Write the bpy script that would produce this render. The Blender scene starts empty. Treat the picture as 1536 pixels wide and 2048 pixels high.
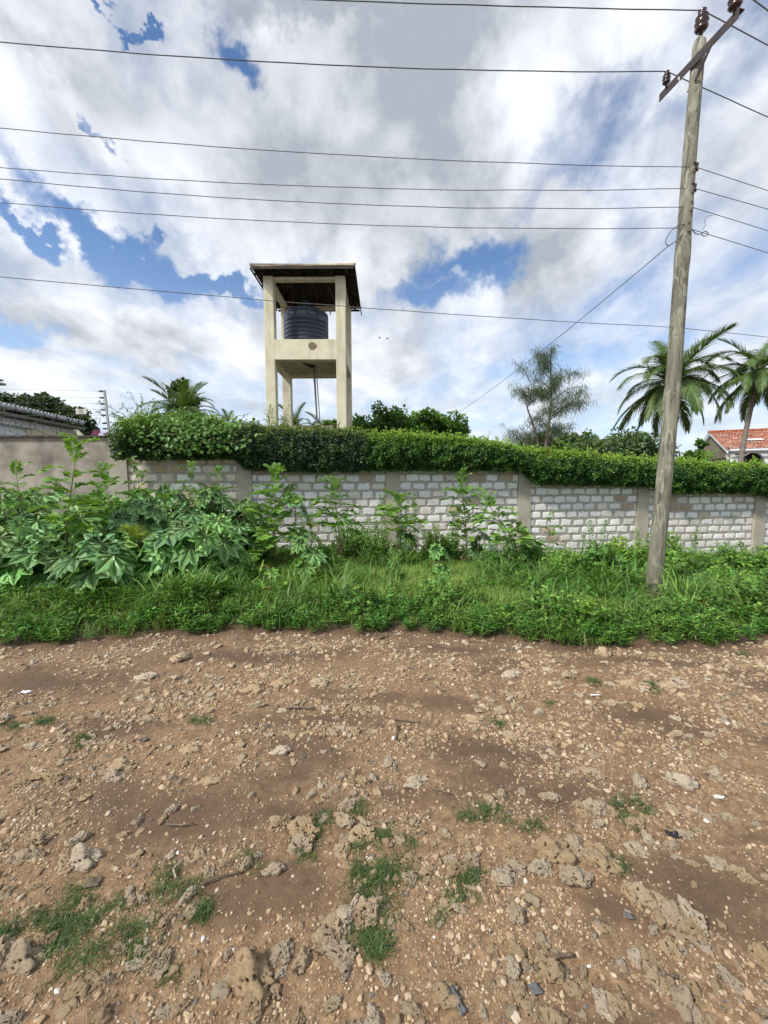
import bpy, math, random
import numpy as np
from mathutils import Vector, Matrix, Euler, noise

random.seed(11); rng = np.random.default_rng(11)
R = math.radians
scene = bpy.context.scene
C = scene.collection

# ------------------------------------------------------------------ camera
F = 800.0; PITCH = R(4.7); EYE = 1.65
cp, sp = math.cos(PITCH), math.sin(PITCH)
cam_d = bpy.data.cameras.new('camera'); cam = bpy.data.objects.new('camera', cam_d); C.objects.link(cam)
cam.location = (0, 0, EYE); cam.rotation_euler = (R(90) - PITCH, 0, R(0)); cam.rotation_euler.rotate_axis('Z', R(-0.15))
cam_d.sensor_width = 36; cam_d.lens = F / 2048 * 36; cam_d.clip_end = 2000; cam_d.clip_start = .05
scene.camera = cam

def ray(px, py):
    u, v = (px - 768) / F, (1024 - py) / F
    return Vector((u, cp + v * sp, -sp + v * cp))
def at(px, py, Y):
    d = ray(px, py); return Vector((0, 0, EYE)) + d * (Y / d.y)
def atz(px, py, z):
    d = ray(px, py); return Vector((0, 0, EYE)) + d * ((z - EYE) / d.z)

# ------------------------------------------------------------------ world: daylight sky with broken cloud
SUN = Vector((-.60, -.40, .69)).normalized()
world = bpy.data.worlds.new('World'); scene.world = world; world.use_nodes = True
nt = world.node_tree; nt.nodes.clear()
def N(t, **k):
    n = nt.nodes.new(t)
    for a, b in k.items(): setattr(n, a, b)
    return n
L = lambda a, b: nt.links.new(a, b)
def M2(op, a, b=None, c=None, clamp=False):
    n = N('ShaderNodeMath', operation=op, use_clamp=clamp)
    for i, x in enumerate((a, b, c)):
        if x is None: continue
        if isinstance(x, (int, float)): n.inputs[i].default_value = x
        else: L(x, n.inputs[i])
    return n.outputs[0]
def V2(op, a, b=None):
    n = N('ShaderNodeVectorMath', operation=op)
    for i, x in enumerate((a, b)):
        if x is None: continue
        if isinstance(x, (tuple, list)): n.inputs[i].default_value = x
        else: L(x, n.inputs[i])
    return n.outputs['Value' if op in ('LENGTH', 'DOT_PRODUCT') else 0]
def NZ(vec, scale, detail=5, rough=.55, dist=0.0):
    n = N('ShaderNodeTexNoise'); L(vec, n.inputs['Vector'])
    n.inputs['Scale'].default_value = scale; n.inputs['Detail'].default_value = detail
    n.inputs['Roughness'].default_value = rough; n.inputs['Distortion'].default_value = dist
    return n
def MR(x, a, b, c=0.0, d=1.0, smooth=True):
    n = N('ShaderNodeMapRange', interpolation_type='SMOOTHSTEP' if smooth else 'LINEAR')
    L(x, n.inputs[0])
    for i, v in enumerate((a, b, c, d)): n.inputs[i + 1].default_value = v
    return n.outputs[0]
sky = N('ShaderNodeTexSky', sky_type='NISHITA'); sky.sun_disc = False
sky.sun_elevation = math.asin(SUN.z); sky.sun_rotation = math.atan2(SUN.x, SUN.y)
sky.air_density = 1.0; sky.dust_density = .6; sky.ozone_density = 2.0
tc = N('ShaderNodeTexCoord'); D = tc.outputs['Generated']
sep = N('ShaderNodeSeparateXYZ'); L(D, sep.inputs[0])
zc = M2('ADD', M2('MAXIMUM', sep.outputs['Z'], 0.0), 0.14)
cmb = N('ShaderNodeCombineXYZ')
L(M2('MULTIPLY', M2('DIVIDE', sep.outputs['X'], zc), 1.0), cmb.inputs[0])
L(M2('MULTIPLY', M2('DIVIDE', sep.outputs['Y'], zc), 0.62), cmb.inputs[1])
P = cmb.outputs[0]
# ragged direction for the shaped clouds
w1 = NZ(D, 3.2, 6, .62); w2 = NZ(D, 11, 5, .62)
off = V2('ADD', V2('MULTIPLY', V2('SUBTRACT', w1.outputs['Color'], (.5, .5, .5)), (.30, .30, .22)),
         V2('MULTIPLY', V2('SUBTRACT', w2.outputs['Color'], (.5, .5, .5)), (.13, .13, .10)))
DW = V2('ADD', D, off)
def blob(px, py, rx, ry, rot=0, src=None, soft=.25):
    """soft ellipse of sky round a fixed compass direction (radii in radians)"""
    d = ray(px, py).normalized()
    az = math.atan2(d.x, d.y); el = math.asin(d.z)
    m = N('ShaderNodeMapping', vector_type='TEXTURE')
    L(src or DW, m.inputs['Vector']); m.inputs['Location'].default_value = d
    Rm = (Matrix.Rotation(-az, 3, 'Z') @ Matrix.Rotation(el, 3, 'X') @ Matrix.Rotation(rot, 3, 'Y'))
    m.inputs['Rotation'].default_value = Rm.to_euler('XYZ')
    k = d.dot(Vector((0, cp, -sp))) / F
    m.inputs['Scale'].default_value = (rx * k, 1.0, ry * k * .85)
    return MR(V2('LENGTH', m.outputs[0]), 1.25, soft)
def total(lst):
    o = lst[0]
    for x in lst[1:]: o = M2('MAXIMUM', o, x)
    return o
n_big = NZ(P, 1.15, 7, .56, .25).outputs['Fac']
n_fine = NZ(P, 4.5, 6, .6, .4).outputs['Fac']
n_puff = NZ(D, 7.5, 7, .58, .15).outputs['Fac']
base = M2('ADD', M2('ADD', M2('MULTIPLY', n_big, .55), M2('MULTIPLY', n_fine, .25)), M2('MULTIPLY', n_puff, .28))
holes = total([blob(492, 135, 62, 46, R(20)), blob(218, 245, 14, 40, R(-18)), blob(250, 475, 225, 40, R(24)),
               blob(70, 405, 80, 22, R(24)), blob(55, 620, 110, 44), blob(945, 500, 135, 60, R(-8)),
               blob(850, 575, 100, 40, R(-10)), blob(300, 46, 26, 9), blob(405, 560, 130, 22, R(12))])
thin = total([blob(1130, 300, 150, 70, R(-30)), blob(1440, 130, 150, 60, R(-20)), blob(1240, 560, 130, 50, R(-35)), blob(620, 860, 900, 46), blob(1200, 720, 300, 50)])
solid = total([blob(720, 330, 360, 250, R(8)), blob(860, 120, 420, 120), blob(200, 170, 230, 120, R(20)), blob(560, 480, 120, 80), blob(760, 560, 110, 60), blob(920, 525, 26, 22),
               blob(1090, 470, 90, 120, R(-10)), blob(230, 640, 190, 60, R(5)), blob(610, 700, 280, 60)])
cov = M2('ADD', base, M2('ADD', M2('MULTIPLY', solid, .26), .035))
cov = M2('SUBTRACT', cov, M2('MULTIPLY', holes, .37))
cov = M2('SUBTRACT', cov, M2('MULTIPLY', thin, .10))
cover = MR(cov, .33, .70)
dark = total([blob(760, 400, 330, 170, R(6)), blob(900, 90, 330, 150, R(-50)), blob(600, 20, 300, 60)])
dark2 = total([blob(1090, 480, 90, 170, R(-10)), blob(240, 650, 210, 60, R(8)), blob(1400, 250, 160, 110), blob(80, 60, 160, 60)])
shade_n = MR(NZ(V2('ADD', P, (7.3, 2.1, 0)), 2.4, 6, .58, .3).outputs['Fac'], .36, .66)
shade = M2('ADD', M2('MULTIPLY', shade_n, .55), M2('ADD', M2('MULTIPLY', dark, .66), M2('MULTIPLY', dark2, .36)), clamp=True)
puffy = MR(n_puff, .35, .65, -.20, .20)
shade = M2('SUBTRACT', shade, puffy, clamp=True)
ccol = N('ShaderNodeMix', data_type='RGBA'); L(shade, ccol.inputs['Factor'])
ccol.inputs[6].default_value = (8.2, 8.45, 8.95, 1); ccol.inputs[7].default_value = (3.6, 3.95, 4.5, 1)
# pale veil near the horizon
veil = M2('ADD', M2('MULTIPLY', MR(sep.outputs['Z'], .52, .0), .55), .02)
vm = N('ShaderNodeMix', data_type='RGBA'); L(veil, vm.inputs['Factor'])
sk = N('ShaderNodeMix', data_type='RGBA', blend_type='MULTIPLY'); sk.inputs['Factor'].default_value = 1
L(sky.outputs[0], sk.inputs[6]); sk.inputs[7].default_value = (.86, 1.08, 1.30, 1)
L(sk.outputs[2], vm.inputs[6]); vm.inputs[7].default_value = (6.6, 7.9, 9.3, 1)
fin = N('ShaderNodeMix', data_type='RGBA'); L(cover, fin.inputs['Factor']); L(vm.outputs[2], fin.inputs[6]); L(ccol.outputs[2], fin.inputs[7])
bg = N('ShaderNodeBackground'); L(fin.outputs[2], bg.inputs['Color']); bg.inputs['Strength'].default_value = .1
wo = N('ShaderNodeOutputWorld'); L(bg.outputs[0], wo.inputs['Surface'])
sd = bpy.data.lights.new('sun', 'SUN'); sd.energy = 3.6; sd.angle = R(7); sd.color = (1, .95, .87)
so = bpy.data.objects.new('sun', sd); C.objects.link(so); so.rotation_euler = SUN.to_track_quat('Z', 'Y').to_euler(); so.location = (0, 0, 30)
scene.view_settings.view_transform = 'Standard'; scene.view_settings.look = 'None'
scene.view_settings.gamma = 1; scene.view_settings.exposure = .33; scene.view_settings.use_curve_mapping = False
scene.cycles.max_bounces = 6; scene.cycles.transparent_max_bounces = 6

# ------------------------------------------------------------------ helpers
def tag(o, label=None, cat=None, group=None, kind=None):
    if label: o['label'] = label
    if cat: o['category'] = cat
    if group: o['group'] = group
    if kind: o['kind'] = kind
    return o
def empty(name, loc, label=None, cat=None, group=None, rz=0):
    o = bpy.data.objects.new(name, None); C.objects.link(o); o.location = loc; o.rotation_euler = (0, 0, rz)
    o.empty_display_size = .2
    return tag(o, label, cat, group)

class MB:
    """collects geometry, then becomes ONE mesh"""
    def __init__(s): s.V = []; s.F = []; s.c = []; s.n = 0
    def add(s, V, Fs, col=(1, 1, 1)):
        V = np.asarray(V, float).reshape(-1, 3)
        for f in ([Fs] if isinstance(Fs, np.ndarray) else [np.array([q], int) for q in Fs]):
            s.F.append(f + s.n)
        col = np.asarray(col, float)
        if col.ndim == 1: col = np.tile(col, (len(V), 1))
        s.V.append(V); s.c.append(col); s.n += len(V)
    def box(s, a, b, col=(1, 1, 1), rz=0, o=(0, 0, 0)):
        x0, y0, z0 = a; x1, y1, z1 = b
        V = np.array([(x, y, z) for z in (z0, z1) for y in (y0, y1) for x in (x0, x1)], float)
        if rz:
            c, q = math.cos(rz), math.sin(rz)
            V = np.stack([V[:, 0] * c - V[:, 1] * q, V[:, 0] * q + V[:, 1] * c, V[:, 2]], 1)
        V = V + np.array(o)
        s.add(V, np.array([(0, 2, 3, 1), (4, 5, 7, 6), (0, 1, 5, 4), (2, 6, 7, 3), (0, 4, 6, 2), (1, 3, 7, 5)]), col)
    def tube(s, pts, rad, seg=8, col=(1, 1, 1), cap=True, wob=0):
        pts = [Vector(p) for p in pts]; n = len(pts)
        if not hasattr(rad, '__len__'): rad = [rad] * n
        V = []; ref = Vector((0.13, 1, 0.21)).normalized()
        for i, p in enumerate(pts):
            t = (pts[min(i + 1, n - 1)] - pts[max(i - 1, 0)]).normalized()
            if abs(t.dot(ref)) > .97: ref = Vector((1, .1, .2)).normalized()
            a = t.cross(ref).normalized(); b = t.cross(a)
            for k in range(seg):
                an = 2 * math.pi * k / seg; r = rad[i] * (1 + (random.uniform(-wob, wob) if wob else 0))
                V.append(p + a * math.cos(an) * r + b * math.sin(an) * r)
        Fq = [(i * seg + k, i * seg + (k + 1) % seg, (i + 1) * seg + (k + 1) % seg, (i + 1) * seg + k) for i in range(n - 1) for k in range(seg)]
        s.add([tuple(v) for v in V], np.array(Fq), col)
        if cap:
            m = s.n - len(V)
            s.F.append(np.array([list(range(m, m + seg))[::-1]])); s.F.append(np.array([list(range(m + (n - 1) * seg, m + n * seg))]))
    def leaves(s, T, TF, pos, Rm, scl, col):
        Nn, k = len(pos), len(T)
        if Nn == 0: return
        scl = np.broadcast_to(np.asarray(scl, float).reshape(-1, 1) if np.ndim(scl) < 2 else scl, (Nn, 3)) if np.ndim(scl) else np.full((Nn, 3), scl)
        V = np.einsum('nij,nkj->nki', Rm, T[None] * scl[:, None, :]) + pos[:, None, :]
        Fc = (TF[None] + (np.arange(Nn) * k)[:, None, None]).reshape(-1, TF.shape[1])
        s.add(V.reshape(-1, 3), Fc, np.repeat(col, k, axis=0))
    def mesh(s, name, mat, smooth=False):
        V = np.concatenate(s.V); cc = np.concatenate(s.c)
        me = bpy.data.meshes.new(name)
        lens = np.concatenate([np.full(len(f), f.shape[1]) for f in s.F]); idx = np.concatenate([f.ravel() for f in s.F])
        me.vertices.add(len(V)); me.vertices.foreach_set('co', V.ravel().astype(np.float32))
        me.loops.add(len(idx)); me.loops.foreach_set('vertex_index', idx.astype(np.int32))
        me.polygons.add(len(lens)); me.polygons.foreach_set('loop_start', np.concatenate([[0], np.cumsum(lens)[:-1]]).astype(np.int32))
        me.update(calc_edges=True)
        me.polygons.foreach_set('use_smooth', np.full(len(lens), smooth))
        a = me.color_attributes.new('col', 'FLOAT_COLOR', 'POINT')
        a.data.foreach_set('color', np.concatenate([cc, np.ones((len(cc), 1))], 1).ravel().astype(np.float32))
        me.materials.append(mat)
        return me
    def build(s, name, mat, parent=None, smooth=False, **k):
        o = bpy.data.objects.new(name, s.mesh(name, mat, smooth)); C.objects.link(o)
        if parent: o.parent = parent
        tag(o, **k); return o
def link(name, me, parent, loc=(0, 0, 0), rot=(0, 0, 0), scl=1.0):
    o = bpy.data.objects.new(name, me); C.objects.link(o); o.parent = parent
    o.location = loc; o.rotation_euler = rot; o.scale = (scl,) * 3 if not hasattr(scl, '__len__') else scl
    return o

def frames(d, n):
    d = d / np.linalg.norm(d, axis=1, keepdims=True)
    x = np.cross(d, n); x /= np.linalg.norm(x, axis=1, keepdims=True) + 1e-9
    z = np.cross(x, d)
    return np.stack([x, d, z], axis=2)
def rdir(n, up=0.0):
    v = rng.normal(size=(n, 3)); v /= np.linalg.norm(v, axis=1, keepdims=True); v[:, 2] += up
    return v / np.linalg.norm(v, axis=1, keepdims=True)
def jcol(base, n, dv=.25, dh=.12):
    b = np.array(base)[None] * (1 + rng.uniform(-dv, dv, (n, 1)))
    h = rng.uniform(-dh, dh, (n, 1))
    return np.clip(b * np.concatenate([1 + h * 1.6, 1 + h * .3, 1 - h], 1), 0.003, 1)

# vectorised gradient noise
_perm = rng.permutation(4096); _g = rng.uniform(0, 2 * math.pi, 4096)
def perlin(x, y, seed=0):
    x = np.asarray(x, float); y = np.asarray(y, float)
    xi = np.floor(x).astype(int); yi = np.floor(y).astype(int); xf = x - xi; yf = y - yi
    def g(a, b, fx, fy):
        h = _g[_perm[(a + _perm[(b + seed * 131) & 4095]) & 4095]]
        return np.cos(h) * fx + np.sin(h) * fy
    u = xf ** 3 * (xf * (xf * 6 - 15) + 10); v = yf ** 3 * (yf * (yf * 6 - 15) + 10)
    a = g(xi, yi, xf, yf); b = g(xi + 1, yi, xf - 1, yf); c = g(xi, yi + 1, xf, yf - 1); d = g(xi + 1, yi + 1, xf - 1, yf - 1)
    return (a + u * (b - a)) * (1 - v) + (c + u * (d - c)) * v
def fbm(x, y, o=4, seed=0, gain=.5):
    s = 0; a = 1; f = 1
    for i in range(o): s = s + a * perlin(x * f + i * 17.3, y * f - i * 9.1, seed + i); a *= gain; f *= 2.03
    return s

# ------------------------------------------------------------------ materials
class NT:
    def __init__(s, name):
        s.m = bpy.data.materials.new(name); s.m.use_nodes = True; s.t = s.m.node_tree; s.t.nodes.clear()
        s.out = s.n('ShaderNodeOutputMaterial')
    def n(s, t, **k):
        x = s.t.nodes.new(t)
        for a, b in k.items(): setattr(x, a, b)
        return x
    def l(s, a, b): s.t.links.new(a, b)
    def noise(s, scale, detail=4, rough=.55, coord='Object', stretch=None, dist=0):
        c = s.n('ShaderNodeTexCoord'); v = c.outputs[coord]
        if stretch: m = s.n('ShaderNodeMapping'); s.l(v, m.inputs[0]); m.inputs['Scale'].default_value = stretch; v = m.outputs[0]
        x = s.n('ShaderNodeTexNoise'); s.l(v, x.inputs['Vector']); x.inputs['Scale'].default_value = scale
        x.inputs['Detail'].default_value = detail; x.inputs['Roughness'].default_value = rough; x.inputs['Distortion'].default_value = dist
        return x.outputs['Fac']
    def ramp(s, f, stops):
        r = s.n('ShaderNodeValToRGB'); s.l(f, r.inputs[0]); e = r.color_ramp.elements
        while len(e) < len(stops): e.new(.5)
        for q, (p, c) in zip(e, stops): q.position = p; q.color = (*c, 1) if len(c) == 3 else c
        return r.outputs[0]
    def mix(s, f, a, b, mode='MIX'):
        x = s.n('ShaderNodeMix', data_type='RGBA', blend_type=mode)
        for i, v in ((0, f), (6, a), (7, b)):
            if isinstance(v, (int, float)): x.inputs[i].default_value = v
            elif isinstance(v, tuple): x.inputs[i].default_value = (*v, 1)
            else: s.l(v, x.inputs[i])
        return x.outputs[2]
    def mr(s, f, a, b, c=0, d=1):
        x = s.n('ShaderNodeMapRange'); s.l(f, x.inputs[0])
        for i, v in enumerate((a, b, c, d)): x.inputs[i + 1].default_value = v
        return x.outputs[0]
    def bump(s, h, strength=.4, dist=.01):
        b = s.n('ShaderNodeBump'); s.l(h, b.inputs['Height']); b.inputs['Strength'].default_value = strength; b.inputs['Distance'].default_value = dist
        return b.outputs[0]
    def pbr(s, col, rough=.8, nrm=None, metal=0, spec=.5):
        p = s.n('ShaderNodeBsdfPrincipled')
        if isinstance(col, tuple): p.inputs['Base Color'].default_value = (*col, 1)
        else: s.l(col, p.inputs['Base Color'])
        if isinstance(rough, (int, float)): p.inputs['Roughness'].default_value = rough
        else: s.l(rough, p.inputs['Roughness'])
        p.inputs['Metallic'].default_value = metal; p.inputs['Specular IOR Level'].default_value = spec
        if nrm is not None: s.l(nrm, p.inputs['Normal'])
        return p.outputs[0]
    def fin(s, sh): s.l(sh, s.out.inputs['Surface']); return s.m

def mat_plain(name, c1, c2, scale=6, rough=.8, bump=.3, bd=.01, stretch=None, metal=0, detail=5, lo=.35, hi=.65, spec=.4):
    t = NT(name); f = t.noise(scale, detail, .6, stretch=stretch)
    fine = t.noise(scale * 7, 3, .6, stretch=stretch)
    col = t.ramp(f, [(lo, c1), (hi, c2)])
    col = t.mix(t.mr(fine, .3, .7, 0, .3), col, tuple(x * .6 for x in c1))
    return t.fin(t.pbr(col, rough, t.bump(fine, bump, bd), metal, spec))

def leaf_mat(name, trans=.3, rough=.45, tint=True, vein=False):
    t = NT(name)
    a = t.n('ShaderNodeAttribute', attribute_name='col'); col = a.outputs['Color']
    oi = t.n('ShaderNodeObjectInfo')
    if tint:
        h = t.n('ShaderNodeHueSaturation'); t.l(col, h.inputs['Color'])
        t.l(t.mr(oi.outputs['Random'], 0, 1, .478, .522), h.inputs['Hue'])
        m = t.n('ShaderNodeMath', operation='FRACT'); m2 = t.n('ShaderNodeMath', operation='MULTIPLY'); t.l(oi.outputs['Random'], m2.inputs[0]); m2.inputs[1].default_value = 17.3; t.l(m2.outputs[0], m.inputs[0])
        t.l(t.mr(m.outputs[0], 0, 1, .68, 1.25), h.inputs['Value']); col = h.outputs['Color']
    if vein:
        col = t.mix(1.0, col, oi.outputs['Color'], 'MULTIPLY')
        u = t.n('ShaderNodeAttribute', attribute_name='lobe'); sx = t.n('ShaderNodeSeparateXYZ'); t.l(u.outputs['Vector'], sx.inputs[0])
        mid = t.mr(sx.outputs[0], .012, .035, 1, 0)
        # side veins: bands slanting off the midrib
        k = t.n('ShaderNodeMath', operation='MULTIPLY_ADD'); t.l(sx.outputs[0], k.inputs[0]); k.inputs[1].default_value = -.9; t.l(sx.outputs[1], k.inputs[2])
        k2 = t.n('ShaderNodeMath', operation='MULTIPLY'); t.l(k.outputs[0], k2.inputs[0]); k2.inputs[1].default_value = 11
        k3 = t.n('ShaderNodeMath', operation='PINGPONG'); t.l(k2.outputs[0], k3.inputs[0]); k3.inputs[1].default_value = .5
        side = t.mr(k3.outputs[0], .03, .09, .55, 0)
        mx = t.n('ShaderNodeMath', operation='MAXIMUM'); t.l(mid, mx.inputs[0]); t.l(side, mx.inputs[1])
        light = t.mix(.6, col, (.30, .40, .17)); col = t.mix(mx.outputs[0], col, light)
    f = t.noise(9, 3); col = t.mix(t.mr(f, .35, .7, 0, .35), col, t.mix(1.0, col, (.55, .6, .5), 'MULTIPLY'))
    p = t.pbr(col, rough, None, 0, .45)
    tr = t.n('ShaderNodeBsdfTranslucent'); t.l(t.mix(1.0, col, (1.25, 1.2, .6), 'MULTIPLY'), tr.inputs[0])
    ms = t.n('ShaderNodeMixShader'); ms.inputs[0].default_value = trans; t.l(p, ms.inputs[1]); t.l(tr.outputs[0], ms.inputs[2])
    return t.fin(ms.outputs[0])
M_leaf = leaf_mat('leaf', .3, .5, False)
M_leaf_i = leaf_mat('leaf_varied', .3, .5, True)
M_hedge = leaf_mat('hedge_leaf', .22, .38, False)
M_castor = leaf_mat('castor_leaf', .25, .42, True, True)
M_bark = mat_plain('bark', (.10, .085, .065), (.21, .185, .15), 9, .9, .6, .02, (1, 1, .25))
M_stem = mat_plain('stem', (.12, .13, .05), (.24, .20, .11), 12, .7, .2)
M_redstem = mat_plain('stem_reddish', (.16, .10, .07), (.25, .20, .12), 12, .6, .2)
M_palmtrunk = mat_plain('palm_trunk', (.17, .14, .12), (.30, .26, .22), 5, .9, .6, .02, (.4, .4, 5))
M_dark = mat_plain('dark_metal', (.035, .028, .03), (.07, .05, .05), 14, .6, .2)
M_galv = mat_plain('galvanised', (.33, .34, .35), (.48, .49, .50), 8, .45, .1, .002, metal=.4)
M_wire = mat_plain('wire', (.09, .09, .10), (.16, .16, .17), 30, .5, .1)
M_white = mat_plain('white_paint', (.70, .71, .72), (.80, .80, .79), 3, .7, .1)
M_cream2 = mat_plain('cream_wall', (.66, .62, .42), (.72, .69, .50), 4, .8, .1)
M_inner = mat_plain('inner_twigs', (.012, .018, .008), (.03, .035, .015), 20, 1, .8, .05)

# tower render: cream paint with dirt streaks
t = NT('cream_render'); f = t.noise(1.6, 6, .62); g = t.noise(14, 5, .7); st = t.noise(5, 5, .7, stretch=(1, 1, .12))
col = t.ramp(f, [(.3, (.53, .49, .34)), (.6, (.68, .64, .47)), (.8, (.72, .69, .53))])
col = t.mix(t.mr(st, .5, .75, 0, .7), col, (.33, .29, .20))
col = t.mix(t.mr(g, .68, .78, 0, .6), col, (.22, .19, .14))
M_cream = t.fin(t.pbr(col, .85, t.bump(g, .25, .01)))
# concrete
t = NT('concrete'); f = t.noise(2.2, 6, .6); g = t.noise(30, 4, .6); st = t.noise(4, 4, .6, stretch=(1, 1, .18))
col = t.ramp(f, [(.3, (.31, .28, .22)), (.55, (.45, .41, .325)), (.75, (.52, .475, .385))])
col = t.mix(t.mr(st, .55, .75, 0, .45), col, (.20, .165, .13))
M_conc = t.fin(t.pbr(col, .9, t.bump(g, .4, .006)))
# neighbour wall plaster, stained near the top
t = NT('plaster'); f = t.noise(1.3, 7, .62); g = t.noise(18, 5, .65); st = t.noise(2.5, 5, .6, stretch=(1, 1, .2))
col = t.ramp(f, [(.36, (.15, .13, .11)), (.5, (.30, .265, .22)), (.64, (.42, .375, .31))])
col = t.mix(t.mr(st, .5, .7, 0, .5), col, (.15, .13, .12))
M_plaster = t.fin(t.pbr(col, .92, t.bump(g, .4, .01)))
# mortar
t = NT('mortar'); f = t.noise(3, 6, .6); g = t.noise(40, 4, .6)
col = t.ramp(f, [(.3, (.34, .315, .27)), (.7, (.50, .465, .405))])
M_mortar = t.fin(t.pbr(col, .95, t.bump(g, .5, .008)))
# coral block: object colour times pitting
t = NT('coral_block'); oi = t.n('ShaderNodeObjectInfo'); f = t.noise(16, 6, .7); g = t.noise(60, 3, .6); b = t.noise(5, 4)
col = t.mix(t.mr(b, .4, .65, 0, .3), oi.outputs['Color'], t.mix(1.0, oi.outputs['Color'], (.74, .64, .50), 'MULTIPLY'))
col = t.mix(t.mr(f, .60, .72, 0, .5), col, t.mix(1.0, col, (.62, .54, .46), 'MULTIPLY'))
M_block = t.fin(t.pbr(col, .95, t.bump(f, .6, .012)))
# pole timber: grey-green weathered with pale flakes
t = NT('pole_timber'); f = t.noise(7, 5, .65, stretch=(1.3, 1.3, .14)); g = t.noise(22, 5, .7, stretch=(1, 1, .07)); fl = t.noise(9, 6, .72, stretch=(1, 1, .3), dist=1.2)
col = t.ramp(f, [(.3, (.10, .088, .07)), (.5, (.19, .18, .135)), (.72, (.27, .275, .21))])
col = t.mix(t.mr(g, .5, .62, 0, .9), col, (.06, .05, .04))
col = t.mix(t.mr(fl, .50, .60, 0, .5), col, (.40, .42, .33))
cx = t.n('ShaderNodeTexCoord'); sx = t.n('ShaderNodeSeparateXYZ'); t.l(cx.outputs['Object'], sx.inputs[0])
col = t.mix(t.mr(sx.outputs[2], 1.4, .2, 0, .5), col, (.13, .10, .075))
M_pole = t.fin(t.pbr(col, .9, t.bump(g, .7, .012)))
# water tank
t = NT('tank_plastic'); f = t.noise(2, 4, stretch=(1, 1, .3))
M_tank = t.fin(t.pbr(t.ramp(f, [(.3, (.022, .026, .05)), (.7, (.045, .052, .085))]), .42, None, 0, .5))
M_print = mat_plain('tank_print', (.22, .24, .17), (.30, .31, .22), 20, .6, .0)
# timber under roof, corrugated sheet
M_rafter = mat_plain('rafter', (.05, .036, .03), (.12, .09, .075), 14, .9, .4, .01, (1, 1, .3))
t = NT('rusty_sheet'); f = t.noise(1.8, 6, .65); g = t.noise(9, 5)
col = t.ramp(f, [(.3, (.36, .33, .28)), (.5, (.46, .40, .31)), (.66, (.34, .19, .11)), (.8, (.19, .10, .065))])
M_sheet = t.fin(t.pbr(t.mix(t.mr(g, .5, .7, 0, .4), col, (.24, .14, .09)), .75, None, .1))
# roof tiles red and pink
M_tile = leaf_mat('clay_tile', 0.0, .8, False)
M_pink = mat_plain('pink_tile', (.50, .045, .20), (.60, .09, .28), 8, .5, .3)
t = NT('shingle_cladding'); f = t.noise(6, 6, .7, stretch=(1, 1, .22)); g = t.noise(16, 4, .6, stretch=(1, 1, .3))
col = t.ramp(f, [(.3, (.11, .095, .07)), (.5, (.21, .185, .135)), (.7, (.30, .265, .19))])
M_thatch = t.fin(t.pbr(col, .95, t.bump(g, .8, .04)))
M_glass = mat_plain('dark_glass', (.04, .045, .055), (.09, .10, .12), 3, .15, .0)
# coral stone (jagged outcrops)
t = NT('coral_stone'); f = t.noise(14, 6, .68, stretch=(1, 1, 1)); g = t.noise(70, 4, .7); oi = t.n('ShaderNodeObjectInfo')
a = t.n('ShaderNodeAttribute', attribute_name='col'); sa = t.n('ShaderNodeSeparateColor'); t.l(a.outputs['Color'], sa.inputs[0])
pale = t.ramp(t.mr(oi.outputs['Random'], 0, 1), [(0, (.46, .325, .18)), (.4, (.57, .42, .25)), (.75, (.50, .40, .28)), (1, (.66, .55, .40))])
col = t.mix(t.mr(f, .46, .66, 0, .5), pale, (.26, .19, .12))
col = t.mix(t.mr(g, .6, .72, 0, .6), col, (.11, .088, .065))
col = t.mix(t.mr(sa.outputs[0], .62, .2, 0, .95), col, (.060, .036, .021))      # soil clinging in the low parts; shade of the holes painted dark brown
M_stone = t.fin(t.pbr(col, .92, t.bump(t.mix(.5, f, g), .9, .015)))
# pebbles
t = NT('pebble'); oi = t.n('ShaderNodeObjectInfo')
col = t.ramp(oi.outputs['Random'], [(0, (.075, .06, .05)), (.06, (.16, .145, .13)), (.10, (.21, .14, .08)), (.4, (.37, .255, .15)), (.65, (.47, .34, .21)), (.88, (.56, .44, .29)), (.99, (.60, .50, .38)), (1, (.75, .74, .70))])
g = t.noise(40, 3); M_pebble = t.fin(t.pbr(t.mix(t.mr(g, .4, .7, 0, .5), col, (.20, .125, .07)), .85, t.bump(g, .3, .003)))
# road soil
t = NT('road_soil'); a = t.n('ShaderNodeAttribute', attribute_name='col'); sa = t.n('ShaderNodeSeparateColor'); t.l(a.outputs['Color'], sa.inputs[0])
f1 = t.noise(2.2, 6, .6); f2 = t.noise(26, 6, .7); f3 = t.noise(110, 3, .7)
col = t.ramp(f2, [(.28, (.095, .054, .028)), (.5, (.205, .126, .066)), (.70, (.33, .215, .118))])
vo = t.n('ShaderNodeTexVoronoi'); cx = t.n('ShaderNodeTexCoord'); t.l(cx.outputs['Object'], vo.inputs['Vector']); vo.inputs['Scale'].default_value = 120
grit = t.mix(t.mr(vo.outputs['Distance'], .15, .42, 1, 0), col, t.ramp(vo.outputs['Color'], [(.1, (.135, .085, .048)), (.55, (.32, .215, .125)), (.95, (.50, .37, .23))]))
gm = t.n('ShaderNodeMath', operation='MULTIPLY'); t.l(t.mr(f1, .35, .6, .25, .8), gm.inputs[0]); t.l(t.mr(sa.outputs[0], 0, .7, 1, .12), gm.inputs[1])
col = t.mix(gm.outputs[0], col, grit)
dk = t.mix(t.mr(f3, .3, .7), (.068, .040, .023), (.128, .079, .045))
col = t.mix(t.mr(sa.outputs[0], .05, .95, 0, .88), col, dk)
M_road = t.fin(t.pbr(col, .93, t.bump(t.mix(.5, f2, f3), .6, .012)))
t = NT('verge_soil'); f2 = t.noise(12, 6, .7)
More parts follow.
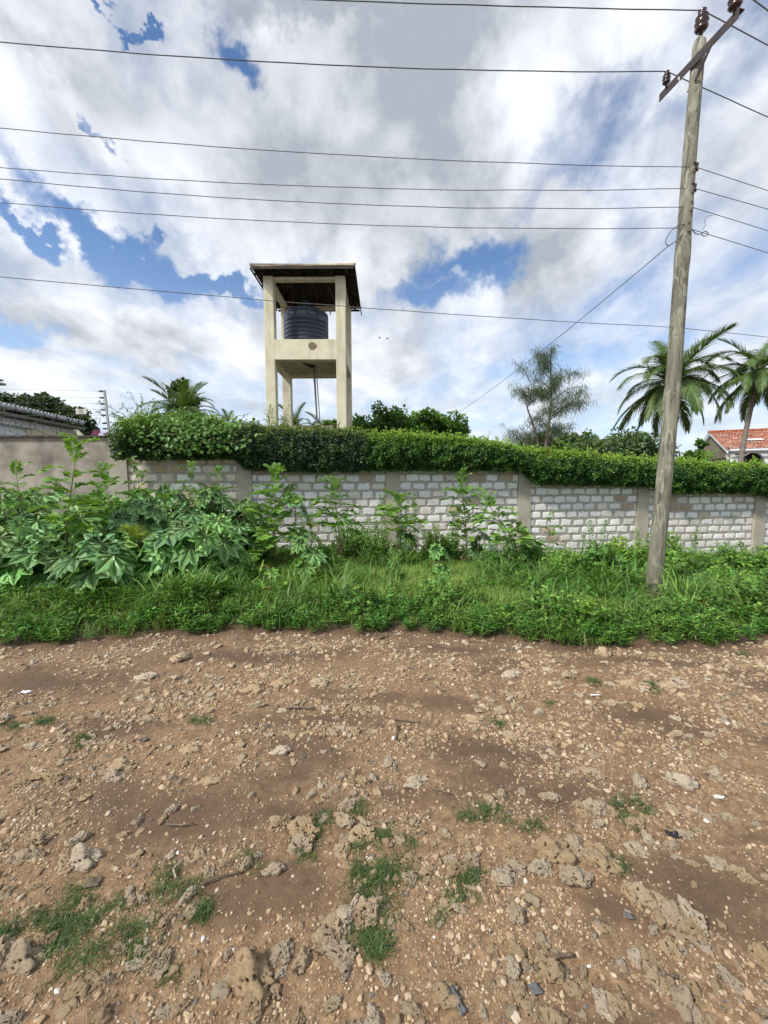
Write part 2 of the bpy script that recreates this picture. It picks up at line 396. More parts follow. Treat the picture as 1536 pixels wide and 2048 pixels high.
M_verge = t.fin(t.pbr(t.ramp(f2, [(.3, (.035, .04, .018)), (.7, (.085, .075, .04))]), .95, t.bump(f2, .6, .02)))

# ------------------------------------------------------------------ terrain
_ex = np.array([-400, -9, -4.2, -2.6, -1.5, -.9, 0, .9, 1.6, 2.3, 3.2, 4.4, 6, 9, 400.])
_ey = []
for px, py in ((-700, 1290), (-100, 1290), (0, 1290), (240, 1276), (450, 1262), (600, 1258), (768, 1263), (930, 1272), (1070, 1285), (1180, 1298), (1330, 1298), (1470, 1288), (1600, 1276), (1800, 1262)):
    p = atz(px, py, 0); _ey.append((p.x, p.y))
_ey = np.array(_ey)
def edge(x): return np.interp(x, _ey[:, 0], _ey[:, 1]) + .10 * perlin(np.asarray(x) * 2.1, np.asarray(x) * 0 + 3.3, 5) + .06 * perlin(np.asarray(x) * 7, np.asarray(x) * 0 + 1.3, 6)
SILT = [(350, 1625, .55, .16), (90, 1362, .8, .16), (975, 1505, .45, .13), (1290, 1432, .4, .12), (240, 1590, .35, .1), (900, 1300, .8, .10), (480, 1310, 1.0, .10), (1100, 1585, .5, .08),
        (1420, 1790, .3, .12), (1000, 1560, .3, .08), (640, 1440, .5, .08), (560, 1640, .3, .08), (1240, 1840, .12, .05), (1300, 1330, .8, .06)]
SILT = [(atz(a, b, 0).x, atz(a, b, 0).y, w, h) for a, b, w, h in SILT]
def silt(x, y):
    s = 0
    wx = x + .10 * fbm(x * 3, y * 3, 3, 21); wy = y + .10 * fbm(x * 3 + 9, y * 3, 3, 22)
    for a, b, w, h in SILT:
        q = ((wx - a) / w) ** 2 + ((wy - b) / (h * 1.4)) ** 2; s = np.maximum(s, np.exp(-q))
    s = np.maximum(s, np.clip((fbm(x * 1.1, y * 2.2, 3, 33) - .12) * 2.4, 0, .8))
    e = edge(x); s = np.maximum(s, np.clip(1 - (e - y) / .42 + .35 * fbm(x * 2.5, y * 5, 3, 41), 0, 1) * .95)
    return np.clip(s, 0, 1)
def wall_y(x): return 9.65 + .13 * x
def zbase(x): return -.26 - .045 * np.clip(x, -8, 14)
def terrain(x, y):
    x = np.asarray(x, float); y = np.asarray(y, float)
    e = edge(x); t_ = np.clip((y - e) / np.maximum(wall_y(x) - e, .5), 0, 1); t_ = t_ * t_ * (3 - 2 * t_)
    base = zbase(x) * t_
    near = np.clip(1.4 - np.abs(y - 2.5) / 14, 0, 1) * np.clip(1.6 - np.abs(x) / 14, 0, 1)
    b = .045 * fbm(x * .55, y * .75, 3, 2) + .022 * fbm(x * 2.4, y * 3.0, 3, 7)
    rough = .010 * fbm(x * 9, y * 9, 3, 12) + .006 * perlin(x * 34, y * 34, 14)
    bank = .05 * np.clip((y - e) / .12, 0, 1)
    return base + near * (b + rough * (1 - .75 * silt(x, y))) + bank
def T1(x, y): return float(terrain(np.array([x]), np.array([y]))[0])

def lines(spec):
    out = [spec[0][0]]
    for a, b, d0, d1 in spec:
        x = a
        while x < b - 1e-6:
            f = (x - a) / (b - a); x += d0 * (d1 / d0) ** f; out.append(min(x, b))
    return np.unique(np.round(out, 5))
xp = lines([(0, 3.2, .017, .02), (3.2, 7, .022, .08), (7, 16, .1, .8), (16, 500, 1, 80)]); XS = np.concatenate([-xp[::-1][:-1], xp])
YS = np.concatenate([-lines([(0, 60, .06, 12)])[::-1], lines([(0, .8, .05, .013), (.8, 2.2, .013, .014), (2.2, 4.5, .015, .03), (4.5, 11, .08, .25), (11, 30, .4, 3), (30, 700, 4, 90)])[1:]])
GX, GY = np.meshgrid(XS, YS); GZ = terrain(GX, GY); GS = silt(GX, GY)
nx, ny = len(XS), len(YS)
idx = np.arange(nx * ny).reshape(ny, nx)
Q = np.stack([idx[:-1, :-1], idx[:-1, 1:], idx[1:, 1:], idx[1:, :-1]], -1).reshape(-1, 4)
fx = (GX[:-1, :-1] + GX[1:, 1:]).ravel() / 2; fy = (GY[:-1, :-1] + GY[1:, 1:]).ravel() / 2
onroad = fy < edge(fx) + .06
VV = np.stack([GX.ravel(), GY.ravel(), GZ.ravel()], 1); CC = np.stack([GS.ravel()] * 3, 1)
def sub(mask, name, mat):
    q = Q[mask]; u, inv = np.unique(q, return_inverse=True)
    m = MB(); m.add(VV[u], inv.reshape(q.shape), CC[u]); return m.build(name, mat, smooth=True, kind='structure')
road = sub(onroad, 'road', M_road); ground = sub(~onroad, 'ground', M_verge)

# ------------------------------------------------------------------ stones of the road
def icosphere(sub):
    import bmesh
    b = bmesh.new(); bmesh.ops.create_icosphere(b, subdivisions=sub, radius=1); V = np.array([v.co[:] for v in b.verts]); Fc = np.array([[v.index for v in f.verts] for f in b.faces]); b.free(); return V, Fc
ICO = {k: icosphere(k) for k in (2, 3, 4, 5, 6)}
def coral_lump(seed, sub):
    """eroded coral rock: lumpy body with knuckles, cavities and a rough skin"""
    r = random.Random(seed); V0, Fc = ICO[sub]; o = Vector((r.uniform(0, 90), r.uniform(0, 90), r.uniform(0, 90))); ay, az_ = r.uniform(.45, .85), r.uniform(.26, .42); out = []; cc = []
    fc = r.uniform(2.2, 3.2)
    for v in V0:
        p = Vector(v); w = p + .30 * noise.noise_vector(p * 1.8 + o)
        kn = noise.voronoi(w * 1.9 + o * 2)[0]; rad = 1 + .55 * noise.noise(p * 1.25 + o) + .34 * min(kn[1] - kn[0], .7) - .12 + .10 * noise.noise(w * 3.1 - o)
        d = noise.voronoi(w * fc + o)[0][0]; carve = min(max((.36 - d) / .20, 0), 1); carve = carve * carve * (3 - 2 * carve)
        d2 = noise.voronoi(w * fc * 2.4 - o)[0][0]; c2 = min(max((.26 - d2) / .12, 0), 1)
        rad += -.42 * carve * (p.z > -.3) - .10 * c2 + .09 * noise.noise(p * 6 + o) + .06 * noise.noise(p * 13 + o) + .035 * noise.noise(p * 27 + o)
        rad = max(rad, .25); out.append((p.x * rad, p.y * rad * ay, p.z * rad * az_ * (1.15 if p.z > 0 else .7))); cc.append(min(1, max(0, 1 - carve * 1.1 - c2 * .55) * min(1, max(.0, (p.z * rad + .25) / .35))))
    V = np.array(out); V[:, :2] /= max(np.abs(V[:, 0]).max(), .1)
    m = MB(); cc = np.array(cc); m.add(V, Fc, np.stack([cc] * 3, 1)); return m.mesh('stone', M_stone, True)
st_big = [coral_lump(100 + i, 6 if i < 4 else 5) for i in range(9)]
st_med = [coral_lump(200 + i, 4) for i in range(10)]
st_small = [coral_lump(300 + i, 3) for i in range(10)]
PLACED = [(645, 1890, 200, .5), (610, 1960, 170, .9), (335, 1860, 120, 1.2), (1110, 1745, 165, .2), (1275, 1785, 140, -.9), (45, 1885, 140, .6), (120, 1950, 100, .7), (70, 1755, 130, .5), (140, 1692, 120, .35),
          (55, 1672, 100, .4), (640, 1655, 170, -.2), (700, 1700, 130, -1.1), (545, 1735, 60, 0), (470, 1722, 90, .5), (840, 1712, 100, -.2), (880, 1745, 120, .1), (790, 1830, 80, -1.0), (735, 1955, 100, .2), (1022, 1905, 90, 1.4),
          (1190, 1985, 130, -.9), (1440, 1885, 150, -.6), (1480, 1965, 170, -.9), (1190, 1625, 130, -.3), (1260, 1670, 110, -.8), (1330, 1640, 80, -.4), (285, 1445, 80, .4), (140, 1482, 90, .1), (45, 1488, 80, .0), (135, 1560, 90, .3),
          (30, 1580, 100, .6), (340, 1618, 80, .4), (565, 1362, 70, .1), (505, 1375, 70, .2), (640, 1362, 60, 0), (790, 1412, 80, .1), (660, 1595, 90, .1), (360, 1312, 60, 1.3), (465, 1338, 80, .3), (290, 1347, 60, .2), (1240, 1412, 80, -.2),
          (1290, 1370, 120, -.1), (1165, 1362, 90, -.1), (1065, 1420, 80, 0), (1400, 1462, 90, -.1), (790, 1500, 90, 1.2), (830, 1565, 70, .3), (60, 1432, 80, .2), (885, 1812, 70, .1), (1330, 1960, 110, -1.1), (230, 1935, 110, .7), (400, 1960, 120, 1.0),
          (510, 2010, 120, 1.0), (800, 2015, 120, .3), (950, 2030, 90, .8), (1110, 2030, 110, -.8), (1150, 1940, 90, -.7), (1005, 1760, 60, .2), (925, 1690, 80, -.3), (690, 1560, 80, .1), (420, 1560, 60, .1), (240, 1530, 70, .2), (380, 1500, 60, .1),
          (560, 1500, 60, .1), (700, 1460, 80, .0), (950, 1440, 60, .0), (1020, 1350, 60, .0), (1360, 1560, 70, -.3), (1460, 1640, 80, -.3), (1500, 1740, 90, -.5), (1380, 1720, 80, -.5)]
n_st = 0
def put_stone(x, y, L_, me, rz, flat=1.0, tall=1.0):
    global n_st
    s = L_ / 2
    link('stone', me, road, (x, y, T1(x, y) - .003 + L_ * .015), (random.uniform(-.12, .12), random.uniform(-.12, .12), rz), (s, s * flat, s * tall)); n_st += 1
occupied = []
for i, (px, py, w, rz) in enumerate(PLACED):
    p = atz(px, py, .01); d = (p - cam.location).length; L_ = w * .70 / F * d
    if w > 70:                                   # a big outcrop breaks the surface as several separate knobs
        nk = 4 if w < 110 else 5
        for q in range(nk):
            t_ = (q / (nk - 1) - .5) * 1.15; qx = p.x + math.cos(rz) * t_ * L_ + random.gauss(0, .12) * L_; qy = p.y + math.sin(rz) * t_ * L_ + random.gauss(0, .16) * L_
            put_stone(qx, qy, L_ * random.uniform(.26, .52), random.choice(st_big), rz + random.gauss(0, .5), random.uniform(.7, 1.1), random.uniform(1.0, 1.7) if d < 3 else random.uniform(.8, 1.3))
        occupied.append((p.x, p.y, L_ * .7)); continue
    me = st_big[(i * 4) % 9] if w > 75 else st_med[i % 10]
    put_stone(p.x, p.y, L_, me, rz + random.uniform(-.2, .2), random.uniform(.8, 1.25), random.uniform(.8, 1.25) if d > 2.2 else random.uniform(.55, .8))
    occupied.append((p.x, p.y, L_ / 2))
tries = 0
while n_st < 300 and tries < 20000:
    tries += 1
    y = random.uniform(1.05, 4.35); x = random.uniform(-1, 1) * (y * 1.0 + .5)
    if y > edge(np.array([x]))[0] - .05: continue
    s_ = float(silt(np.array([x]), np.array([y]))[0])
    nz = float(fbm(np.array([x * .9]), np.array([y * 1.6]), 2, 77)[0])
    if random.random() < s_ * .85 or random.random() > .55 + nz * 1.4: continue
    L_ = random.choice([.035, .045, .055, .065, .08, .11]) * (1 if y < 2 else 1.4) * random.uniform(.8, 1.3)
    if any((x - a) ** 2 + (y - b) ** 2 < (r_ + L_ / 2) ** 2 * .5 for a, b, r_ in occupied): continue
    occupied.append((x, y, L_ / 2))
    put_stone(x, y, L_, random.choice(st_med), random.gauss(0, .7) if y > 2.2 else random.uniform(0, 6.3), random.uniform(.6, 1.1), random.uniform(.9, 1.7))

def template(name, me): return bpy.data.objects.new(name, me)
def scatter(name, temps, pos, eul, scl, parent=None, **k):
    """one 'stuff' object: points that carry instances of the template meshes"""
    n = len(pos); me = bpy.data.meshes.new(name); me.vertices.add(n); me.vertices.foreach_set('co', np.asarray(pos, np.float32).ravel())
    a = me.attributes.new('rot', 'FLOAT_VECTOR', 'POINT'); a.data.foreach_set('vector', np.asarray(eul, np.float32).ravel())
    scl = np.asarray(scl, np.float32); scl = np.repeat(scl[:, None], 3, 1) if scl.ndim == 1 else scl
    a = me.attributes.new('scl', 'FLOAT_VECTOR', 'POINT'); a.data.foreach_set('vector', scl.ravel())
    a = me.attributes.new('pick', 'INT', 'POINT'); a.data.foreach_set('value', rng.integers(0, len(temps), n).astype(np.int32))
    me.update(); o = bpy.data.objects.new(name, me); C.objects.link(o)
    if parent: o.parent = parent
    g = bpy.data.node_groups.new(name, 'GeometryNodeTree')
    g.interface.new_socket('Geometry', in_out='INPUT', socket_type='NodeSocketGeometry'); g.interface.new_socket('Geometry', in_out='OUTPUT', socket_type='NodeSocketGeometry')
    gi = g.nodes.new('NodeGroupInput'); go = g.nodes.new('NodeGroupOutput'); ip = g.nodes.new('GeometryNodeInstanceOnPoints'); jn = g.nodes.new('GeometryNodeJoinGeometry')
    for q in temps:
        oi = g.nodes.new('GeometryNodeObjectInfo'); oi.inputs['Object'].default_value = q; oi.inputs['As Instance'].default_value = True
        g.links.new(oi.outputs['Geometry'], jn.inputs[0])
    def na(nm, ty):
        x = g.nodes.new('GeometryNodeInputNamedAttribute'); x.data_type = ty; x.inputs['Name'].default_value = nm; return x.outputs['Attribute']
    e = g.nodes.new('FunctionNodeEulerToRotation'); g.links.new(na('rot', 'FLOAT_VECTOR'), e.inputs[0]); g.links.new(e.outputs[0], ip.inputs['Rotation'])
    g.links.new(na('scl', 'FLOAT_VECTOR'), ip.inputs['Scale']); g.links.new(na('pick', 'INT'), ip.inputs['Instance Index']); ip.inputs['Pick Instance'].default_value = True
    g.links.new(gi.outputs[0], ip.inputs['Points']); g.links.new(jn.outputs[0], ip.inputs['Instance']); g.links.new(ip.outputs[0], go.inputs[0])
    md = o.modifiers.new('scatter', 'NODES'); md.node_group = g
    for m_ in {q.data.materials[0] for q in temps}: me.materials.append(m_)
    tag(o, **k); return o

IV, IF = ICO[2]
peb = []
for i in range(9):
    V = IV.copy(); d = np.array([noise.noise(Vector(v) * 1.3 + Vector((i * 5, 0, 0))) for v in V]); e = np.array([noise.noise(Vector(v) * 3.1 + Vector((0, i * 5, 0))) for v in V])
    V = V * (1 + .45 * d + .22 * e)[:, None] * np.array([1, random.uniform(.6, .95), random.uniform(.45, .8)]); m = MB(); m.add(V, IF); peb.append(template('pebble', m.mesh('pebble', M_pebble, False)))
def road_points(n, y0, y1, dens):
    n = int(n * 1.5)
    y = np.sqrt(rng.uniform(y0 ** 2, y1 ** 2, n)); x = rng.uniform(-1, 1, n) * (y * 1.05 + 2.0)
    k = (y < edge(x) - .01) & (rng.random(n) < dens(x, y)); return x[k], y[k]
dfun = lambda x, y: np.clip((1 - .95 * silt(x, y)) * (.16 + 1.5 * np.clip(fbm(x * 1.5, y * 2.2, 4, 60) + .22, 0, 1) + .45 * np.clip(2 - y, 0, 1)), 0.015, 1)
xs, ys, ss = [], [], []
for n, y0, y1, s0, s1 in ((60000, .9, 2.3, .0022, .0055), (9000, .9, 2.4, .006, .011), (1100, .9, 2.6, .011, .019), (60000, 2.3, 4.6, .0045, .0085), (9000, 2.3, 4.6, .009, .016), (1200, 2.3, 4.6, .016, .028)):
    x, y = road_points(n, y0, y1, dfun); xs.append(x); ys.append(y); ss.append(s0 + (s1 - s0) * rng.random(len(x)) ** 2)
x = np.concatenate(xs); y = np.concatenate(ys); s = np.concatenate(ss)
z = terrain(x, y) + s * .12
scatter('gravel', peb, np.stack([x, y, z], 1), np.stack([rng.uniform(-.5, .5, len(x)), rng.uniform(-.5, .5, len(x)), rng.uniform(0, 6.3, len(x))], 1), s, kind='stuff', label='loose tan pebbles and gravel strewn over the dirt road', cat='gravel')
x, y = road_points(6000, 1.0, 4.5, dfun); s = (.013 + .032 * rng.random(len(x)) ** 1.8) * (.7 + .25 * y / 2)
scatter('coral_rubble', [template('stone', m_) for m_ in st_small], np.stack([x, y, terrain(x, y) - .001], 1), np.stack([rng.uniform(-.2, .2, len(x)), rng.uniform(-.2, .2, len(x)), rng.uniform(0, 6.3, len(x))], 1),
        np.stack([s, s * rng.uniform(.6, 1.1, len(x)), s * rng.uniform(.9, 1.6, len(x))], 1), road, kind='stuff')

# ------------------------------------------------------------------ coral block wall
wall_root = empty('boundary_wall', (0, 9.65, -.3), 'boundary wall of rough white coral blocks in grey mortar, stepping down to the right under the hedge', 'wall')
wl = np.array([0, 9.65, -.3])
WA = math.atan(.13); WD = Vector((math.cos(WA), math.sin(WA), 0)); WN = Vector((math.sin(WA), -math.cos(WA), 0))
def wx(px): k = (px - 768) / F; return k * 9.65 / (1 - .13 * k)
POSTX = [wx(243), wx(490), wx(785), wx(1048), wx(1285), wx(1520), wx(1520) + 3.55, wx(1520) + 7.1]
TOPS = []
for i, (px, py) in enumerate(((370, 910), (640, 930), (915, 931), (1165, 960), (1405, 979))): TOPS.append(at(px, py, wall_y(wx(px))).z)
TOPS += [TOPS[-1] - .14, TOPS[-1] - .3]
def block_mesh(seed, w, h):
    r = random.Random(seed); m = MB(); out = []
    per = [(-1, -1), (-.5, -1), (0, -1), (.5, -1), (1, -1), (1, -.3), (1, .3), (1, 1), (.5, 1), (0, 1), (-.5, 1), (-1, 1), (-1, .3), (-1, -.3)]
    for a, b in per:
        rr = .96 if abs(a) == 1 and abs(b) == 1 else 1
        out.append(((a * rr + r.uniform(-.13, .06)) * w / 2, (b * rr + r.uniform(-.22, .10)) * h / 2))
    n = len(out); V = []
    for s_, d_ in ((1.0, -.012), (.97, .004), (.86, .011)):
        for a, b in out: V.append((a * s_ + r.uniform(-.003, .003), -d_ + r.uniform(-.002, .002), b * s_))
    V.append((0, -.013, 0))
    m.add(V, np.array([(l * n + k, l * n + (k + 1) % n, (l + 1) * n + (k + 1) % n, (l + 1) * n + k) for l in range(2) for k in range(n)]))
    m.F.append(np.array([(2 * n + k, 2 * n + (k + 1) % n, 3 * n) for k in range(n)]))
    return m.mesh('block', M_block, False)
BW, BH, CW, CH = .272, .150, .342, .2
full = [block_mesh(i, BW, BH) for i in range(14)]; half = [block_mesh(50 + i, .12, BH) for i in range(6)]
blocks = []
mort = MB(); cap = MB()
for i in range(len(TOPS)):
    x0, x1 = POSTX[i] + .14, POSTX[i + 1] - .14; top = TOPS[i]; zb = float(zbase((x0 + x1) / 2)) - .15
    p0 = Vector((x0, wall_y(x0), 0)); Lw = (x1 - x0) / WD.x
    mort.box((0, 0, zb), (Lw, .2, top), rz=WA, o=p0 - Vector(wl))
    rows = int((top - zb) / CH)
    for r_ in range(rows):
        zc_ = top - (r_ + .5) * CH
        if r_: mort.box((0, -.005, zc_ + CH / 2 - .006), (Lw, 0, zc_ + CH / 2 + .004), rz=WA, o=p0 - Vector(wl))
        s_ = -CW * (.5 if r_ % 2 else 0) + random.uniform(-.03, .03)
        while s_ < Lw - .06:
            a, b = max(s_, .0), min(s_ + CW, Lw)
            if b - a > .11:
                c_ = (a + b) / 2 + random.uniform(-.01, .01); w_ = b - a - .062; me = random.choice(full if w_ > .17 else half)
                sx_ = w_ / (BW if w_ > .17 else .12) * random.uniform(.93, 1.08)
                pos = p0 + WD * c_ + WN * .003; pos.z = zc_ + random.uniform(-.008, .008)
                rr = random.random(); tanp = (.45, .20, .08)[r_] if r_ < 3 else .05
                if rr < tanp: c = random.choice([(.46, .37, .25), (.52, .43, .30), (.42, .34, .24), (.55, .47, .35)])
                elif rr < tanp + .20: c = (.72, .69, .62)
                else: c = random.choice([(.88, .87, .85), (.84, .83, .81), (.80, .79, .77)])
                if i == 0: c = tuple(q * w for q, w in zip(c, (.9, .82, .7))) if random.random() < .6 else c
                blocks.append((pos, me, (sx_, 1, random.uniform(.82, 1.1)), c, r_, i))
            s_ += CW + random.uniform(-.02, .02)
mort.build('mortar', M_mortar, wall_root)
blocks.sort(key=lambda b: (b[4] + (3 if b[5] in (0, 1) else 0) * (b[4] > 3) + (50 if b[5] > 4 else 0)))
rest = MB()
for k, (pos, me, sc, c, r_, i) in enumerate(blocks):
    if k < 300:
        o = link('block', me, wall_root, pos - Vector(wl), (random.uniform(-.02, .02), random.uniform(-.03, .03), WA), sc); o.color = (*c, 1)
def block_join():
    for k, (pos, me, sc, c, r_, i) in enumerate(blocks[300:]):
        V = np.array([v.co[:] for v in me.vertices]) * np.array(sc); ca, sa_ = math.cos(WA), math.sin(WA)
        V = np.stack([V[:, 0] * ca - V[:, 1] * sa_, V[:, 0] * sa_ + V[:, 1] * ca, V[:, 2]], 1) + np.array(pos) - wl
        for p in me.polygons: rest.F.append(np.array([[v + rest.n for v in p.vertices]]))
        rest.V.append(V); rest.c.append(np.tile(np.array([c]), (len(V), 1))); rest.n += len(V)
block_join()
o = rest.build('block_courses', M_block, wall_root, kind='stuff'); o.color = (.74, .74, .72, 1)
for i, x_ in enumerate(POSTX):
    top = max(TOPS[max(i - 1, 0)], TOPS[min(i, len(TOPS) - 1)]) - .02; m = MB()
    p = Vector((x_, wall_y(x_), 0)); wd = .165
    m.box((-wd, -.05, float(zbase(x_)) - .2), (wd, .22, top), rz=WA)
    m.box((-wd - .006, -.006, float(zbase(x_)) - .2), (-wd, .2, top - .003), rz=WA); m.box((wd, -.006, float(zbase(x_)) - .2), (wd + .006, .2, top - .003), rz=WA)
    m.build('post', M_conc, wall_root).location = p - Vector(wl)

# ------------------------------------------------------------------ leaf templates
LT = np.array([(0, 0, 0), (-.22, .35, .03), (.22, .35, .03), (0, .42, -.03), (0, 1, -.06)], float); LF = np.array([(0, 3, 1), (0, 2, 3), (1, 3, 4), (3, 2, 4)])       # small pointed leaf, folded
OT = np.array([(0, 0, 0), (-.36, .3, .05), (.36, .3, .05), (0, .45, -.02), (-.3, .68, .02), (.3, .68, .02), (0, 1, -.10)], float)
OF = np.array([(0, 3, 1), (0, 2, 3), (1, 3, 4), (3, 2, 5), (3, 6, 4), (3, 5, 6)])                                                             # broad ovate leaf
# ------------------------------------------------------------------ hedges on the wall
TP = [(225, 870), (245, 848), (290, 836), (350, 829), (430, 833), (475, 848), (560, 856), (640, 860), (700, 860), (740, 866), (800, 864), (860, 868), (930, 876), (1010, 886), (1060, 898), (1150, 906), (1290, 918), (1400, 925), (1540, 931)]
BP = [(225, 918), (480, 917), (500, 938), (640, 944), (780, 944), (1036, 945), (1062, 972), (1180, 975), (1290, 978), (1320, 993), (1420, 990), (1500, 992), (1540, 1004)]
def prof(lst): 
    a = [];
    for px, py in lst: X_ = wx(px); a.append((X_, at(px, py, wall_y(X_) - .25).z))
    a.append((a[-1][0] + 8, a[-1][1] - .45)); return np.array(a)
TPz, BPz = prof([(a, b + (4 if a > 700 else 0)) for a, b in TP]), prof([(a, b - (1 if a < 700 else 4)) for a, b in BP])
def hedge(name, x0, x1, label, dens, cols, lo, hi, newgrow, blue=0, leafsize=(.032, .056)):
    root = empty(name, ((x0 + x1) / 2, wall_y((x0 + x1) / 2), 1.7), label, 'hedge'); rl = np.array(root.location)
    def surf(x, h, k=1.0):
        zb = np.interp(x, BPz[:, 0], BPz[:, 1]); zt = np.interp(x, TPz[:, 0], TPz[:, 1]) + .07 * perlin(x * 2.3, x * 0 + .5, 71) + .05 * perlin(x * 6, x * 0, 72)
        hh = np.clip(h, 0, 1); lump = .12 * fbm(x * 1.9, h * 1.6 + 3, 3, 81) + .10 * fbm(x * 5.5, h * 5, 2, 82)
        out = (.16 + .26 * np.sin(np.pi * np.clip(hh * .8 + .12, 0, 1)) + lump) * k
        top = np.clip(h - 1, 0, 1)                        # 1..2 runs back over the top
        yy = wall_y(x) - out * np.clip(1 - top * 2.5, -9, 1) + top * .55
        zz = zb + (zt - zb) * hh + top * .02 + np.where(h < 1, 0, .04 * fbm(x * 5, h * 4, 2, 83)) - .06 * np.clip(.1 - h, 0, 1) * 10 * perlin(x * 5, x * 0 + 2, 84)
        return yy, zz
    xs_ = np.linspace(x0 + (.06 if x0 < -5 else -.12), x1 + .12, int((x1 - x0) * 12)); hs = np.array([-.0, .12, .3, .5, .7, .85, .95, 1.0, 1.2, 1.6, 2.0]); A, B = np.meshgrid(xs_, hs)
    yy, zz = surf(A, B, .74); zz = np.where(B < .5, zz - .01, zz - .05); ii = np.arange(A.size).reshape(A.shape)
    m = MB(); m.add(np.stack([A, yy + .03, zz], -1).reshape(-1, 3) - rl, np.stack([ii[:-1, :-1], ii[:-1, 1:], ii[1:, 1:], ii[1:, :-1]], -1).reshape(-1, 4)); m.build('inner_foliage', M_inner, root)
    n = int((x1 - x0) * dens); x = rng.uniform(x0, x1, n); h = np.where(rng.random(n) < .78, rng.uniform(-.03, 1.02, n), rng.uniform(.95, 1.7, n)); y, z = surf(x, h)
    y = y + rng.exponential(.035, n) - .01 - .05 * (rng.random(n) < .06); z = z + rng.normal(0, .02, n)
    # stray shoots on top
    k = int((x1 - x0) * dens * .07); xs2 = rng.uniform(x0, x1, k); xs2 = np.repeat(xs2[: k // 8], 8); sh = rng.uniform(0, .16, len(xs2)) * np.repeat(rng.random(k // 8), 8)
    ys2, zs2 = surf(xs2, np.full(len(xs2), 1.02)); x = np.concatenate([x, xs2 + rng.normal(0, .012, len(xs2))]); y = np.concatenate([y, ys2 + .12 + rng.normal(0, .012, len(xs2))]); z = np.concatenate([z, zs2 + sh]); h = np.concatenate([h, np.full(len(xs2), 1.3)])
    n = len(x); d = rdir(n); d[:, 1] -= .55; d[:, 2] += .1; nn = rdir(n); nn[:, 2] += 1.1; nn[:, 1] -= .6
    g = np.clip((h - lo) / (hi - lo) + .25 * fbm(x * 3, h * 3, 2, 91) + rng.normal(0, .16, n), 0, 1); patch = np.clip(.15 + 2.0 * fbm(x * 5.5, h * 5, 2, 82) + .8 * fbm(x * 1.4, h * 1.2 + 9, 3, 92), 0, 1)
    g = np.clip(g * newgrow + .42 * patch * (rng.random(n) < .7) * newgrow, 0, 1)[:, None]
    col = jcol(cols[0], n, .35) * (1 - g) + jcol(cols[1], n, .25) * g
    red = (rng.random(n) < .05 * (h > .85)); col[red] = jcol((.22, .13, .04), red.sum())
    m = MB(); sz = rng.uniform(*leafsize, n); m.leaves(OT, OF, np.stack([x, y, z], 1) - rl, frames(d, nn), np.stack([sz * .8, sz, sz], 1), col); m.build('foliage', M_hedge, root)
    sh_ = MB(); lf = MB()
    for q in range(int((x1 - x0) * 7)):
        xx = random.uniform(x0 + .1, x1 - .1); yy_, zz_ = surf(np.array([xx]), np.array([1.0])); b = Vector((xx, float(yy_[0]) + random.uniform(0, .25), float(zz_[0]) - .03)); e = b + Vector((random.gauss(0, .09), random.uniform(-.12, .04), random.uniform(.05, .26))); mid = b.lerp(e, .5) + Vector((0, 0, .03))
        sh_.tube([b - Vector(rl), mid - Vector(rl), e - Vector(rl)], [.004, .003, .0015], 3, cap=False); k = 12; f = rng.uniform(.2, 1.05, (k, 1)); pos = np.array(b) * (1 - f) + np.array(e) * f + rng.normal(0, .008, (k, 3)) - rl; d = rdir(k); nn = rdir(k); nn[:, 2] += .8; lf.leaves(OT, OF, pos, frames(d, nn), rng.uniform(.025, .05, k), jcol(np.array(cols[1]) * .9, k))
    sh_.build('shoot', M_stem, root, kind='stuff'); lf.build('shoot_leaves', M_hedge, root)
    return root
XA, XB = wx(480), wx(735)
hedge('hedge', wx(246), XA, 'tall overgrown left end of the hedge with a broad-leaved creeper, above the tan block panel', 6000, ((.045, .10, .028), (.20, .36, .05)), .45, 1.1, 1.0)
hedge('hedge', XA, XB, 'dark blue-green clipped length of hedge in front of the water tower', 6500, ((.040, .095, .045), (.24, .33, .06)), .85, 1.12, .85)
hedge('hedge', XB, 12.5, 'long bright yellow-green hedge running down the wall to the right behind the power pole', 6800, ((.038, .115, .024), (.27, .45, .05)), .70, 1.08, 1.0)
# broad-leaved creeper on the left hedge
cr = empty('creeper', at(390, 850, 8.6), 'light green heart-leaved creeper sprawling over the left hedge top', 'creeper')
n = 420; a = rng.normal(0, 1, n); px_ = 395 + 55 * a; hh = rng.uniform(0, 1, n) ** 1.3
pos = np.array([at(p, 832 + 72 * h_ + random.uniform(-6, 6), 8.55 - .18 * math.sin(h_ * 3)) for p, h_ in zip(px_, hh)]) - np.array(cr.location)
d = rdir(n); d[:, 2] -= .6; nn = np.tile(np.array([[0, -1, .6]]), (n, 1)) + .5 * rdir(n)
m = MB(); m.leaves(OT, OF, pos, frames(d, nn), rng.uniform(.06, .12, n), jcol((.13, .26, .05), n)); m.build('foliage', M_leaf, cr)
m = MB()
for k in range(7):
    q = [Vector(pos[random.randrange(n)]) for _ in range(4)]; q.sort(key=lambda v: v.x); m.tube([v + Vector((0, .03, 0)) for v in q], .004, 4)
m.build('vine_stem', M_stem, cr)

